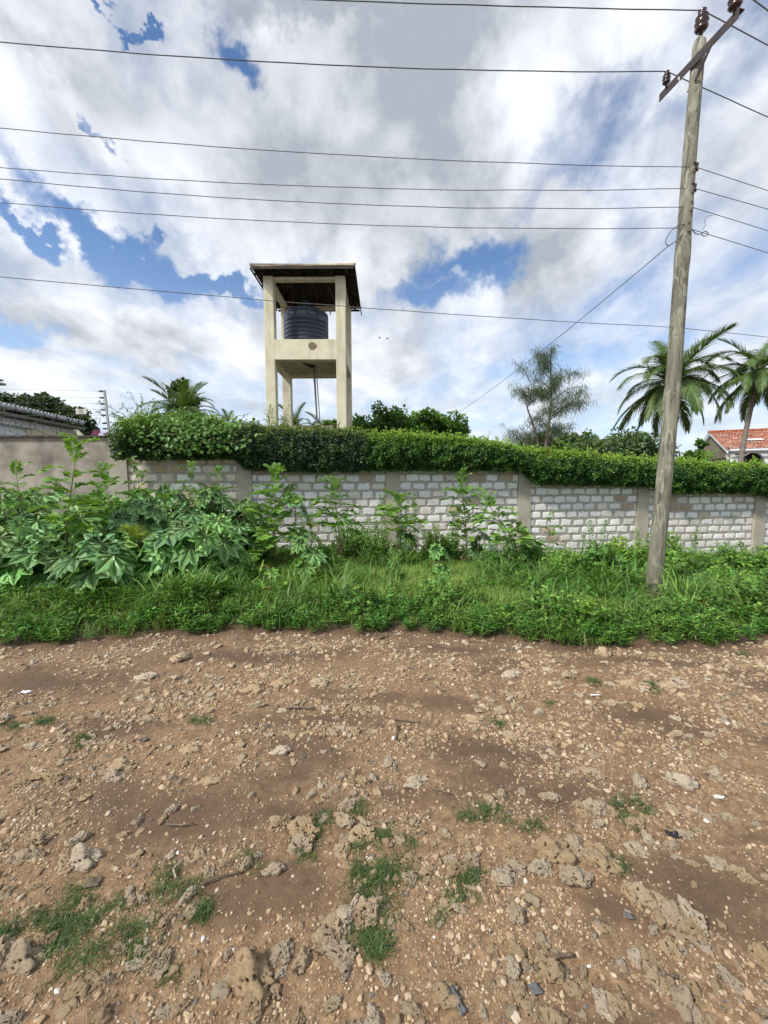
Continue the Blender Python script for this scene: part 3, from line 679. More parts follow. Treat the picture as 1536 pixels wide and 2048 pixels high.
# ------------------------------------------------------------------ verge cover (stuff)
def blade(m, p, az, L_, w, curve, col, seg=4):
    d = Vector((math.cos(az), math.sin(az), 0)); s_ = Vector((-d.y, d.x, 0)); V = []
    for k in range(seg + 1):
        f = k / seg; q = Vector(p) + d * (L_ * curve * f ** 1.7) + Vector((0, 0, L_ * (f - .55 * curve * f ** 2.6)))
        wd = w * (1 - f) ** .6 * (.7 + .6 * min(f * 3, 1)) / 2
        V += [tuple(q - s_ * wd), tuple(q + s_ * wd)]
    m.add(V, np.array([(2 * k, 2 * k + 1, 2 * k + 3, 2 * k + 2) for k in range(seg)]), col)
def tuft(seed, n, L0, L1, w, spread, cols, lean=(.2, .9)):
    random.seed(seed); m = MB()
    for k in range(n):
        c = random.choice(cols); v = random.uniform(.7, 1.25)
        blade(m, (random.gauss(0, spread), random.gauss(0, spread), -.01), random.uniform(0, 6.28), random.uniform(L0, L1), w * random.uniform(.7, 1.3), random.uniform(*lean), tuple(x * v for x in c))
    return template('grass', m.mesh('grass', M_leaf_i))
GC = [(.15, .29, .05), (.19, .33, .06), (.11, .23, .04), (.25, .34, .09)]
g_short = [tuft(i, 16, .07, .17, .006, .035, GC + [(.20, .19, .08)]) for i in range(7)]
g_light = [tuft(170 + i, 20, .14, .30, .006, .05, [(.32, .48, .09), (.38, .50, .11), (.27, .44, .07), (.44, .44, .18)]) for i in range(6)]
g_mid = [tuft(20 + i, 18, .18, .36, .009, .05, GC) for i in range(7)]
g_tall = [tuft(40 + i, 14, .40, .75, .020, .05, [(.13, .27, .045), (.19, .35, .07), (.10, .21, .035)], (.35, 1.0)) for i in range(5)]
def herb(seed, ns, H, leaf, cols, T=LT, TF=LF, wide=.9, up=.3):
    random.seed(seed); r = np.random.default_rng(seed); m = MB()
    for k in range(ns):
        az = random.uniform(0, 6.28); le = random.uniform(0, .55); h = H * random.uniform(.6, 1.1); b = Vector((random.gauss(0, .03), random.gauss(0, .03), 0)); tip = b + Vector((math.cos(az) * le * h, math.sin(az) * le * h, h))
        mid = (b + tip) / 2 + Vector((0, 0, h * .1)); m.tube([b, mid, tip], [.003, .0025, .0015], 3, (.10, .15, .05), False)
        nl = int(6 + h / leaf * 1.7); f = r.uniform(.25, 1, nl)[:, None]; pos = np.array(b) * (1 - f) + np.array(tip) * f; d = r.normal(size=(nl, 3)); d[:, 2] = r.uniform(-.1, .8, nl) * 1.2
        nn = np.tile(np.array([[0, 0, 1.]]), (nl, 1)) + .4 * r.normal(size=(nl, 3))
        c = np.array([random.choice(cols) for _ in range(nl)]) * r.uniform(.7, 1.25, (nl, 1))
        s3 = leaf * r.uniform(.6, 1.15, nl); m.leaves(T, TF, pos, frames(d, nn), np.stack([s3 * wide, s3, s3], 1), c)
    return template('herb', m.mesh('herb', M_leaf_i))
h_lance = [herb(60 + i, 5, .17, .085, [(.11, .26, .035), (.16, .34, .05), (.08, .20, .03)], wide=.55) for i in range(7)]
h_small = [herb(80 + i, 7, .22, .035, [(.12, .27, .04), (.18, .35, .06)], OT, OF) for i in range(6)]
h_broad = [herb(100 + i, 4, .26, .085, [(.13, .28, .045), (.20, .38, .06)], OT, OF) for i in range(6)]
random.seed(5)
def verge_pts(n, f0, f1, msk=None):
    """f = metres back from the road edge"""
    x = rng.uniform(-10.5, 12.5, n); f = rng.uniform(f0, f1, n); y = edge(x) + f; k = (y < wall_y(x) - .05) & (np.abs(x) < y * 1.05 + 1.2)
    if msk is not None: k &= rng.random(n) < msk(x, y, f)
    k &= ~((np.abs(x - .684 * y) < .24) & (y > 4.5) & (y < 5.7) & (rng.random(n) < .93))
    return x[k], y[k]
def vscat(name, temps, x, y, s0, s1, sink=.0, **k):
    n = len(x); z = terrain(x, y) - sink; s = rng.uniform(s0, s1, n) * (.8 + .45 * np.clip(fbm(x * 1.2, y * 1.2, 2, 55) + .4, 0, 1))
    return scatter(name, temps, np.stack([x, y, z], 1), np.stack([rng.uniform(-.15, .15, n), rng.uniform(-.15, .15, n), rng.uniform(0, 6.3, n)], 1), s, kind='stuff', **k)
pn_ = lambda x, y, s_, k=1.0: np.clip(.5 + 1.3 * fbm(x * k, y * k, 3, s_), 0, 1)
x, y = verge_pts(34000, .03, 6.5, lambda x, y, f: .7 + .3 * (f > .5)); vscat('short_grass', g_short, x, y, .8, 1.6, label='short green grass carpeting the verge between road and wall', cat='grass')
x, y = verge_pts(15000, .25, 6.2, lambda x, y, f: pn_(x, y, 51, .8) * .9 + .15); vscat('meadow_grass', g_mid, x, y, .6, 1.2, label='knee-high fine green grass growing across the verge', cat='grass')
x, y = verge_pts(15000, -.02, 1.3, lambda x, y, f: (.8 - f * .5) * (.10 + .90 * pn_(x, y, 59, 1.2) ** 1.5)); vscat('trailing_weeds', h_lance, x, y, .5, 1.05, label='trailing lance-leaved weeds along the road edge', cat='weeds')
x, y = verge_pts(22000, .6, 4.8, lambda x, y, f: np.exp(-((x - .3) / 2.8) ** 2) * 1.0 + .3 * pn_(x, y, 63, .7)); vscat('pale_fine_grass', g_light, x, y, .8, 1.3, label='pale yellow-green fine grass in the middle of the verge', cat='grass')
x, y = verge_pts(9000, .15, 6, lambda x, y, f: pn_(x, y, 53, 1.1) * np.where((f > .9) & (np.abs(x - .3) < 2.2), .25, 1)); vscat('low_weeds', h_small, x, y, .7, 1.5, label='low small-leaved green weeds scattered through the verge grass', cat='weeds')
x, y = verge_pts(3200, .2, 6, lambda x, y, f: np.where(x > 1.6, .9, .3) * pn_(x, y, 57, .9)); vscat('leafy_weeds', h_broad, x, y, .6, 1.25, label='broad-leaved green weeds among the verge grass', cat='weeds')
# arching coarse grass where the photograph shows it
xs, ys = [], []
for px, py, Y0, rx, ry, n in ((300, 1200, 4.85, .5, .15, 70), (400, 1190, 4.8, .3, .15, 26), (590, 1130, 5.8, .4, .4, 26), (1060, 1180, 6.0, .35, .5, 55), (1250, 1180, 5.3, .5, .3, 60), (1140, 1150, 6.2, .5, .5, 50), (780, 1080, 7.6, .4, .5, 20), (1470, 1090, 8.8, 1, .5, 60), (700, 1150, 5.6, .5, .5, 20), (1330, 1180, 4.9, .5, .25, 40)):
    X_ = (px - 768) / F * Y0; xs.append(rng.normal(X_, rx, n)); ys.append(rng.normal(Y0, ry, n))
x = np.concatenate(xs); y = np.concatenate(ys); k = (y > edge(x) + .35) & (y < wall_y(x) - .2) & ((np.abs(x - .684 * y) > .28) | (y > 5.6)); vscat('tall_grass', g_tall, x[k], y[k], .6, 1.1, label='clumps of coarse arching grass with wide blades on the verge', cat='grass')
# tufts of fine grass on the road
TU = [(600, 1690, .13, .10, 60), (760, 1690, .10, .06, 30), (745, 1830, .10, .14, 90), (780, 1735, .14, .07, 60), (735, 1900, .08, .06, 40), (1272, 1635, .10, .10, 60), (945, 1795, .14, .07, 50), (370, 1745, .12, .07, 40), (60, 1840, .22, .08, 100), (30, 1890, .18, .10, 70), (215, 1880, .16, .06, 70),
      (90, 1437, .09, .05, 22), (380, 1440, .12, .05, 20), (165, 1476, .10, .05, 20), (1195, 1364, .07, .05, 18), (1305, 1378, .09, .06, 26), (1130, 1357, .06, .04, 12), (960, 1632, .12, .05, 30), (1055, 1662, .07, .04, 18), (1100, 1405, .06, .04, 10), (1225, 1727, .05, .04, 18), (395, 1815, .07, .05, 40), (1000, 1446, .08, .04, 14), (700, 1630, .06, .05, 14), (140, 1790, .12, .05, 30), (1470, 1314, .06, .04, 10), (5, 1450, .12, .06, 20), (820, 1690, .05, .03, 10), (340, 1940, .05, .03, 8)]
g_tiny = [tuft(140 + i, 22, .018, .05, .0024, .018, [(.09, .17, .04), (.13, .20, .06), (.16, .18, .08), (.07, .13, .035)], (.3, 1.1)) for i in range(6)]
xs, ys = [], []
for px, py, rx, ry, n in TU:
    p = atz(px, py, .01); n = int(n * .85); a_ = rng.normal(0, 1, (n, 2)); b_ = rng.normal(0, 1, (max(n // 9, 3), 2)); a_ = b_[rng.integers(0, len(b_), n)] * .85 + a_ * .33; xs.append(p.x + a_[:, 0] * rx * .75); ys.append(p.y + a_[:, 1] * ry * .7)
x = np.concatenate(xs); y = np.concatenate(ys); n = len(x)
scatter('road_grass', g_tiny, np.stack([x, y, terrain(x, y) + .002], 1), np.stack([rng.uniform(-.2, .2, n), rng.uniform(-.2, .2, n), rng.uniform(0, 6.3, n)], 1), rng.uniform(.6, 1.35, n) * (.75 + .25 * y / 2), kind='stuff', label='small tufts of fine grass growing between the stones of the dirt road', cat='grass')
#PART2
# ------------------------------------------------------------------ castor oil plants
def set_vec(me, name, arr):
    a = me.attributes.new(name, 'FLOAT_VECTOR', 'POINT'); a.data.foreach_set('vector', np.asarray(arr, np.float32).ravel())
def castor_leaf(seed, Rr, pet, tilt, nl=9, droop=.12):
    random.seed(seed); m = MB(); lob = []
    e = R(random.uniform(22, 42)); c = Vector((0, math.cos(e) * pet, math.sin(e) * pet))
    m.tube([(0, 0, 0), (0, c.y * .5, c.z * .62), tuple(c)], [.009, .007, .005], 5, (.21, .17, .10), False); lob += [(1, .9455, 0)] * m.n
    n = Vector((random.uniform(-.15, .15), math.sin(tilt), math.cos(tilt))).normalized(); f = (Vector((0, 1, 0)) - n * n.y).normalized(); r = f.cross(n)
    prof_ = [(.36, None), (.52, .195), (.57, .175), (.66, .215), (.71, .17), (.79, .145), (.84, .095), (.92, .06)]
    base = np.array([(.062, .135, .070), (.075, .155, .068)][seed % 2])
    for k in range(nl):
        th = (k - (nl - 1) / 2) * R(342 / nl); ln = Rr * (1.0 - .40 * (abs(th) / math.pi) ** 1.6) * random.uniform(.93, 1.05); vr = .47 * Rr / ln
        d = f * math.cos(th) + r * math.sin(th); pperp = r * math.cos(th) - f * math.sin(th); hs = R(342 / nl / 2)
        cen = [0, .36, .5, .64, .79, .92]; V = []; lb = []
        def P(a, b):
            rr = math.hypot(a, b) * ln; z = -droop * rr * rr / Rr + .05 * abs(b) * ln * (1 if a > .3 else .5) + random.uniform(-.004, .004)
            V.append(tuple(c + d * (a * ln) + pperp * (b * ln) + n * z)); lb.append((abs(b), a, 0)); return len(V) - 1
        C0 = P(0, 0); mid = [P(a, 0) for a in cen[1:]]; tip = P(1.0, 0); Fc = []
        for sg in (-1, 1):
            o = [P(vr * math.cos(hs), sg * vr * math.sin(hs))] + [P(a, sg * b) for a, b in prof_[1:]]
            Fc += [(C0, o[0], mid[0])]
            ch = [(mid[0], o[0], o[1]), (mid[0], o[1], mid[1]), (mid[1], o[1], o[2]), (mid[1], o[2], o[3]), (mid[1], o[3], mid[2]), (mid[2], o[3], o[4]), (mid[2], o[4], o[5]), (mid[2], o[5], mid[3]), (mid[3], o[5], o[6]), (mid[3], o[6], o[7]), (mid[3], o[7], mid[4]), (mid[4], o[7], tip)]
            Fc += ch
        Fc = [q if True else q for q in Fc]
        m.add(V, np.array(Fc), base * random.uniform(.92, 1.08)); lob += lb
    me = m.mesh('leaf', M_castor, True); set_vec(me, 'lobe', lob); return me
cl_big = [castor_leaf(400 + i, .41, random.uniform(.22, .38), R(random.uniform(22, 62))) for i in range(8)]
cl_small = [castor_leaf(430 + i, .20, random.uniform(.10, .2), R(random.uniform(35, 70)), 7) for i in range(5)]
random.seed(77)
CASTOR_G = 'castor oil plants on the verge'
def castor(px, Y, pytop, nl, scl, tint, label, lean=0, stemcol=None, small=False, az0=None, spread=.62):
    X = (px - 768) / F * Y; zb = T1(X, Y); zt = at(px, pytop, Y).z; H = max(zt - zb - .12 * scl, .12)
    root = empty('castor_plant', (X, Y, zb), label, 'castor plant', CASTOR_G)
    top = Vector((lean, random.uniform(-.05, .05), H)); pts = [Vector((0, 0, -.05)), top * .35 + Vector((random.uniform(-.03, .03), 0, 0)), top * .7 + Vector((random.uniform(-.03, .03), 0, 0)), top]
    m = MB(); m.tube(pts, [.017 * scl + .003, .014 * scl, .011 * scl, .006], 7); m.build('stem', stemcol or M_stem, root, True)
    a0 = random.uniform(0, 6.28) if az0 is None else az0
    for k in range(nl):
        f = 1 - spread * (k / max(nl - 1, 1)) ** 1.1; p = top * f
        if f < .7: p = top * f
        az = math.pi + ((a0 + k * 2.4 + math.pi) % (2 * math.pi) - math.pi) * .72 + random.uniform(-.3, .3)
        me = (cl_small if small else cl_big)[random.randrange(5 if small else 8)]; s = scl * (random.uniform(.75, 1.05) if k > 1 else .72)
        o = link('leaf', me, root, p, (random.uniform(-.22, .12), random.uniform(-.15, .15), az), s)
        v = random.uniform(.85, 1.2); o.color = (tint[0] * v, tint[1] * v, tint[2] * v, 1)
BL, GR, YG = (2.7, 2.6, 2.0), (3.2, 3.15, 1.8), (4.6, 4.3, 1.6)
castor(197, 5.0, 1072, 8, 1.0, BL, 'large blue-green castor plant at front left, star-shaped leaf topping its grey stem', 0, M_redstem, az0=4.6)
castor(112, 5.3, 1088, 6, .95, BL, 'castor plant left of the large front one, drooping blue-green leaves low over the grass')
castor(350, 5.6, 1048, 8, .92, BL, 'castor plant with a purplish stem behind the yellow-green feathery palm seedling', 0, M_redstem)
castor(388, 5.35, 1048, 8, .85, GR, 'castor plant with a slender green stem and side stalks, right of the purplish-stemmed one', .06)
castor(250, 6.1, 1018, 8, 1.0, BL, 'castor plant in the middle of the left thicket, leaves spreading below the tan block panel')
castor(285, 7.3, 985, 8, 1.0, GR, 'castor plant at the back of the left thicket with broad leaves against the block wall', 0)
castor(345, 7.6, 975, 8, 1.0, BL, 'tall castor plant right at the back of the left thicket under the tan block panel')
castor(205, 7.3, 985, 8, 1.0, GR, 'castor plant in front of the end of the plastered wall')
castor(425, 7.1, 975, 8, .95, GR, 'castor plant at the back right of the left thicket, close to the second wall post')
castor(150, 6.3, 1010, 8, .95, GR, 'castor plant with paler leaves standing behind the large front left one')
castor(65, 6.3, 1012, 7, .95, BL, 'castor plant near the left edge in front of the plastered wall')
castor(15, 5.3, 1045, 7, .9, BL, 'castor plant cut by the left edge of the photograph')
castor(478, 6.9, 1020, 7, .85, BL, 'castor plant at the right end of the left thicket beside the jagged-leaved sapling')
castor(440, 5.7, 1060, 6, .8, GR, 'low castor plant at the right front of the left thicket')
castor(95, 7.6, 968, 7, 1.0, GR, 'castor plant tallest against the plastered wall on the left')
castor(612, 6.0, 1072, 5, .72, GR, 'young castor plant below the wall with one wide leaf on a thin stalk')
castor(535, 5.3, 1118, 4, .9, YG, 'small bright light-green castor seedling at the front of the grass', small=True, az0=4.4)
castor(35, 5.15, 1132, 5, .8, YG, 'small bright yellow-green castor seedling at the far left front', small=True)
castor(400, 5.15, 1165, 3, .95, BL, 'low blue-green castor seedling among the arching grass', small=True, az0=4.7)
castor(590, 7.9, 975, 5, .95, BL, 'castor plant against the wall behind the leafy jagged sapling')
castor(810, 8.0, 1050, 6, .75, GR, 'castor plant under the third wall post')
castor(880, 6.4, 1092, 4, .68, GR, 'little castor plant alone in the middle of the grass with pale leaves')
castor(962, 8.0, 1070, 4, .75, BL, 'castor plant at the foot of the wall panel between two jagged saplings')
castor(1435, 6.1, 1165, 4, .68, GR, 'low castor plant in the weeds right of the power pole')
for q_ in ((430, 6.0, 1040, 'at the right front of the thicket, leaning over the grass'), (320, 5.4, 1075, 'low at the middle front of the thicket'), (60, 5.3, 1080, 'low at the left front of the thicket'), (245, 5.7, 1060, 'just right of the large front left plant'), (10, 6.6, 985, 'against the plastered wall at the very left edge'), (450, 7.4, 985, 'below the second wall post, at the back'), (300, 6.4, 1005, 'at the front of the thicket below the pale sapling'), (165, 6.9, 985, 'behind the front left plant, under the plastered wall'), (55, 6.9, 990, 'behind the left edge plants'), (380, 6.9, 1000, 'in the back row of the thicket, right of its middle'), (500, 7.4, 1000, 'next to the second wall post')):
    castor(q_[0], q_[1], q_[2], 8, .95, random.choice((BL, GR)), 'broad-leaved castor plant ' + q_[3])
castor(190, 5.1, 1170, 3, 1.1, BL, 'low castor seedling at the foot of the large front left plant', small=True)
# ------------------------------------------------------------------ jagged-leaved saplings
WT = np.array([(0, 0, 0), (-.10, .3, .01), (.10, .28, .01), (-.30, .68, .03), (.28, .64, .03), (-.24, .9, 0), (-.04, .84, -.02), (.12, .95, -.03), (.24, .82, 0), (0, .55, -.03)], float)
WF = np.array([(0, 9, 1), (0, 2, 9), (1, 9, 3), (9, 2, 4), (3, 9, 6), (3, 6, 5), (9, 7, 6), (9, 8, 7), (9, 4, 8)])
def jag_leaf(seed, Lr, pairs, cols, ls, narrow=1.0, droop=.5, e0=None):
    random.seed(seed); r = np.random.default_rng(seed); m = MB(); e = R(random.uniform(25, 55)) if e0 is None else e0; P_ = []; p = Vector((0, 0, 0)); n = 8
    for k in range(n + 1): P_.append(p.copy()); ee = e - droop * 2 * k / n; p += Vector((0, math.cos(ee), math.sin(ee))) * Lr / n
    m.tube(P_, [.005 * (1 - .7 * k / n) for k in range(n + 1)], 4, (.13, .20, .06), False)
    pos, dr = [], []
    for k in range(pairs):
        f = .22 + .78 * k / (pairs - 1); i = min(int(f * n), n - 1); q = P_[i].lerp(P_[i + 1], f * n - i); t = (P_[i + 1] - P_[i]).normalized()
        for sg in (-1, 1): pos.append(q); dr.append(Vector((sg * random.uniform(.7, 1), 0, random.uniform(-.15, .35))) + t * (.5 + f * .5))
    pos.append(P_[-1]); dr.append(P_[-1] - P_[-2])
    pos = np.array(pos); dr = np.array(dr); k = len(pos); nn = np.tile(np.array([[0, -.2, 1.]]), (k, 1)) + .35 * r.normal(size=(k, 3)); s = ls * r.uniform(.75, 1.15, k)
    c = np.array([random.choice(cols) for _ in range(k)]) * r.uniform(.8, 1.2, (k, 1)); m.leaves(WT, WF, pos, frames(dr, nn), np.stack([s * narrow, s, s], 1), c)
    return m.mesh('leaf', M_leaf)
JC = [(.17, .33, .055), (.24, .40, .07), (.11, .25, .045)]
j_big = [jag_leaf(500 + i, .46, 6, JC, .23) for i in range(6)]
j_nar = [jag_leaf(520 + i, .40, 9, JC, .21, .6) for i in range(5)]
j_dark = [jag_leaf(540 + i, .26, 5, [(.11, .23, .045), (.16, .31, .05)], .15, .8) for i in range(5)]
j_dry = [jag_leaf(560 + i, .26, 4, [(.16, .10, .06), (.09, .06, .04), (.24, .18, .10)], .10, .5, 1.6, R(-10)) for i in range(3)]
random.seed(91)
def sapling(px, Y, pxt, pyt, nl, meshes, label, s=1.0, dry=0, start=.3, cat='sapling', up=False, name='sapling'):
    nl = int(nl * 1.6)
    X = (px - 768) / F * Y; zb = T1(X, Y); t = at(pxt, pyt, Y); root = empty(name, (X, Y, zb), label, cat, 'young saplings on the verge')
    top = Vector((t.x - X, random.uniform(-.1, .1), t.z - zb - .12 * s)); mid = top * .5 + Vector((-.12 * top.x, .02, .04))
    m = MB(); m.tube([(0, 0, -.05), mid, top], [.011, .009, .005], 6); m.build('stem', M_stem, root, True)
    for k in range(nl):
        f = start + (1 - start) * k / (nl - 1); p = (mid * (f / .5)) if f < .5 else mid.lerp(top, (f - .5) / .5)
        d_ = k < dry; me = random.choice(j_dry if d_ else meshes); sc = s * random.uniform(.75, 1.1) * (1.1 - .35 * f)
        o = link('leaf', me, root, p, (R(35) * (f > .85) , 0, k * 2.4 + random.uniform(-.4, .4)), sc * (.7 if f > .85 else 1))
        if d_: o['label'] = 'withered brown leaf'
sapling(545, 6.9, 555, 932, 22, j_big, 'bushy light-green sapling with jagged fishtail leaflets right of the castor thicket', .95, 1, .2)
sapling(682, 6.7, 668, 955, 19, j_nar, 'narrow sapling with withered dark leaves in front of the wall', .95, 5, .35)
sapling(795, 7.7, 798, 985, 11, j_big, 'sapling in front of the third wall post with light drooping leaves', 1.05, 1, .45)
sapling(938, 8.0, 922, 935, 20, j_dark, 'tall dark-stemmed sapling in front of the wall panel with a pale tip', 1.4, 2, .22)
sapling(1062, 6.9, 968, 985, 14, j_big, 'sapling leaning left from the fourth wall post with large pale jagged leaves', .9, 0, .35)
sapling(110, 5.7, 160, 872, 13, j_big, 'tall sapling with long hanging leaves in front of the plastered wall', .9, 1, .3)
sapling(40, 6.4, 25, 925, 9, j_nar, 'thin sapling near the left edge with a few dry leaves', .9, 3, .5)
sapling(300, 8.1, 262, 910, 9, j_nar, 'narrow-leaved sapling growing up at the corner of the two walls', .75, 0, .55)
sapling(372, 7.9, 385, 925, 11, j_nar, 'sapling with spiky leaves in front of the tan block panel', .85, 0, .5)
sapling(330, 6.7, 325, 985, 12, j_nar, 'light-green sapling standing up out of the castor leaves', .85, 0, .4)
sapling(455, 7.6, 430, 935, 9, j_nar, 'slender light-green sapling just left of the second wall post', .8, 0, .5)
sapling(230, 6.8, 200, 935, 11, j_nar, 'feathery-leaved sapling in front of the right end of the plastered wall', .95, 0, .4)
sapling(1100, 6.9, 1105, 1030, 7, j_nar, 'thin sapling with narrow leaves just right of the fourth wall post', .5, 0, .4)

# small palm-like seedling and young palms share the frond builder
def frond(seed, L_, e0, bend, pairs, ll, w, cols, gap=.12, vee=.35, hang=.5):
    random.seed(seed); m = MB(); n = 14; P_ = []; p = Vector((0, 0, 0))
    for k in range(n + 1): P_.append(p.copy()); ee = e0 - bend * (k / n) ** 1.25; p += Vector((0, math.cos(ee), math.sin(ee))) * L_ / n
    m.tube(P_, [L_ * .011 * (1 - .85 * k / n) for k in range(n + 1)], 5, (.20, .24, .08), False)
    for k in range(pairs):
        f = gap + (1 - gap) * k / (pairs - 1); i = min(int(f * n), n - 1); q = P_[i].lerp(P_[i + 1], f * n - i); t = (P_[i + 1] - P_[i]).normalized(); up = Vector((1, 0, 0)).cross(t)
        ln = ll * (math.sin(math.pi * (.12 + .83 * f)) ** .6) * random.uniform(.85, 1.1)
        for sg in (-1, 1):
            if random.random() < .03: continue
            d = (Vector((sg, 0, 0)) * (1.0 - .45 * f) + t * (.45 + .75 * f) + up * vee * random.uniform(.4, 1.2)).normalized(); V = []; qq = q.copy(); c = np.array(random.choice(cols)) * random.uniform(.75, 1.25); S = 4
            wv = t.cross(d).cross(d).normalized() if random.random() < 2 else up
            for j in range(S + 1):
                g = j / S; wd = w * (1 - g ** 1.6) * .5 + .0008; V += [tuple(qq - wv * wd), tuple(qq + wv * wd)]
                d = (d + Vector((0, 0, -1)) * hang * (.5 + g) / S * random.uniform(.7, 1.3)).normalized(); qq = qq + d * ln / S
            m.add(V, np.array([(2 * j, 2 * j + 1, 2 * j + 3, 2 * j + 2) for j in range(S)]), c)
    return m.mesh('frond', M_leaf)
yf = [frond(600 + i, .42, R(e), R(70), 11, .20, .022, [(.26, .32, .035), (.32, .36, .05), (.18, .28, .04)], .3) for i, e in enumerate((80, 60, 40, 20))]
def seedling(px, Y, py, s, label, n=7):
    X = (px - 768) / F * Y; zb = T1(X, Y); zc = at(px, py, Y).z; root = empty('palm_seedling', (X, Y, zb), label, 'palm seedling')
    m = MB(); m.tube([(0, 0, -.03), (.02, 0, (zc - zb) * .5), (0, 0, zc - zb)], [.012, .009, .006], 6); m.build('stem', M_stem, root, True)
    for k in range(n): link('frond', yf[k % 4], root, (0, 0, zc - zb), (0, 0, 3.3 + k * 1.35), s * random.uniform(.8, 1.1))
seedling(272, 5.6, 1090, .9, 'yellow-green feathery palm seedling between the front castor plants', 9)
seedling(400, 7.0, 1030, .6, 'small yellow-tinged palm seedling at the back of the castor thicket', 6)
seedling(620, 7.6, 1060, .55, 'small pale palm seedling behind the young castor plant by the wall', 6)

# ------------------------------------------------------------------ weedy shrubs and spires
def shrub(px, Y, pyt, rx, label, cols, leaf, T=OT, TF=OF, dens=1.0, name='weedy_shrub', cat='shrub', group='weedy shrubs along the wall', ry=None):
    X = (px - 768) / F * Y; zb = T1(X, Y); H = at(px, pyt - (26 if px > 950 else 10), Y).z - zb; rx *= 1.15; ry = ry or rx * .8; root = empty(name, (X, Y, zb), label, cat, group); m = MB(); ms = MB(); ns = int(60 * dens * rx / .4)
    for k in range(ns):
        az = random.uniform(0, 6.28); rr = random.random() ** .5; tip = Vector((math.cos(az) * rx * rr, math.sin(az) * ry * rr, H * (1 - .5 * rr ** 2) * random.uniform(.72, 1.03))); b = tip * .25; b.z = 0; mid = tip * .62; mid.z = tip.z * .55
        ms.tube([b, mid, tip], [.005, .004, .002], 4, cap=False); nl = int(H * 1.15 / leaf * 1.7) + 10; f = rng.uniform(.22, 1.02, nl)[:, None]; f2 = np.clip((f - .5) / .5, 0, 1)
        pos = np.where(f < .5, np.array(b) + (np.array(mid) - np.array(b)) * f / .5, np.array(mid) + (np.array(tip) - np.array(mid)) * f2) + rng.normal(0, .025, (nl, 3))
        d = rdir(nl); d[:, 2] += .15; nn = rdir(nl) * .7; nn[:, 2] += 1; nn[:, 1] -= .2; g = np.clip((f - .4) / .6, 0, 1)
        c = jcol(cols[0], nl) * (1 - g) + jcol(cols[1], nl) * g; s = leaf * rng.uniform(.6, 1.15, nl); m.leaves(T, TF, pos, frames(d, nn), s, c)
    m.build('foliage', M_leaf, root); ms.build('stem', M_stem, root)
DG, MG, LG, YGc = (.07, .17, .035), (.12, .27, .045), (.19, .37, .055), (.28, .44, .055)
random.seed(123)
SH = [(1215, 6.1, 1105, .36, 'rounded dark-leaved shrub just left of the power pole foot', (DG, MG), .075), (1135, 6.3, 1120, .38, 'low leafy shrub under the fourth wall panel', (MG, LG), .055),
      (1010, 6.7, 1098, .42, 'dense dark small-leaved bush at the foot of the leaning sapling', (DG, MG), .04), (1055, 7.4, 1090, .35, 'small-leaved bush at the foot of the fourth wall post', (MG, LG), .045),
      (870, 8.3, 1062, .32, 'bright yellow-green low bush against the middle of the wall', (LG, YGc), .05), (905, 8.4, 1070, .3, 'fresh green low bush beside the bright yellow-green one', (MG, LG), .045),
      (745, 8.3, 1040, .38, 'airy small-leaved bush against the wall left of the third post', (MG, LG), .04), (700, 8.3, 1045, .35, 'airy small-leaved bush behind the narrow withered sapling', (MG, LG), .04),
      (640, 7.2, 1090, .35, 'green bush behind the young castor plant', (DG, LG), .045), (1385, 6.6, 1125, .5, 'wide leafy shrub just right of the power pole', (DG, LG), .065),
      (1455, 7.4, 1110, .5, 'wide green shrub before the last wall panel', (MG, LG), .05), (1520, 6.8, 1120, .55, 'shrub at the right edge beside the last wall post', (DG, LG), .06),
      (1300, 7.4, 1100, .42, 'leafy shrub behind the power pole foot', (MG, LG), .05), (1250, 7.6, 1100, .45, 'light-green shrub at the foot of the fifth wall post', (MG, YGc), .055),
      (1470, 5.7, 1160, .4, 'low shrub near the road at the right edge', (MG, LG), .05), (500, 7.6, 1045, .4, 'dense green bush at the foot of the second wall post', (DG, MG), .05),
      (130, 5.9, 1110, .5, 'dark undergrowth bush beneath the front left castor plants', (DG, MG), .06), (320, 6.1, 1120, .5, 'dark undergrowth bush beneath the middle castor plants', (DG, MG), .06),
      (30, 6.2, 1075, .5, 'green bush at the left edge below the castor leaves', (DG, LG), .05), (455, 5.9, 1120, .4, 'low dark bush at the right end of the castor thicket', (DG, MG), .05), (230, 7.6, 1000, .5, 'green bush filling the corner where the two walls meet', (MG, LG), .05),
      (30, 7.6, 985, .5, 'bush with narrow leaves against the plastered wall at the left edge', (MG, LG), .07), (400, 7.8, 985, .45, 'green bush in front of the tan block panel', (MG, LG), .05), (1340, 8.6, 1085, .4, 'shrub at the wall foot just right of the power pole', (MG, LG), .05)]
for a in SH: shrub(*a)
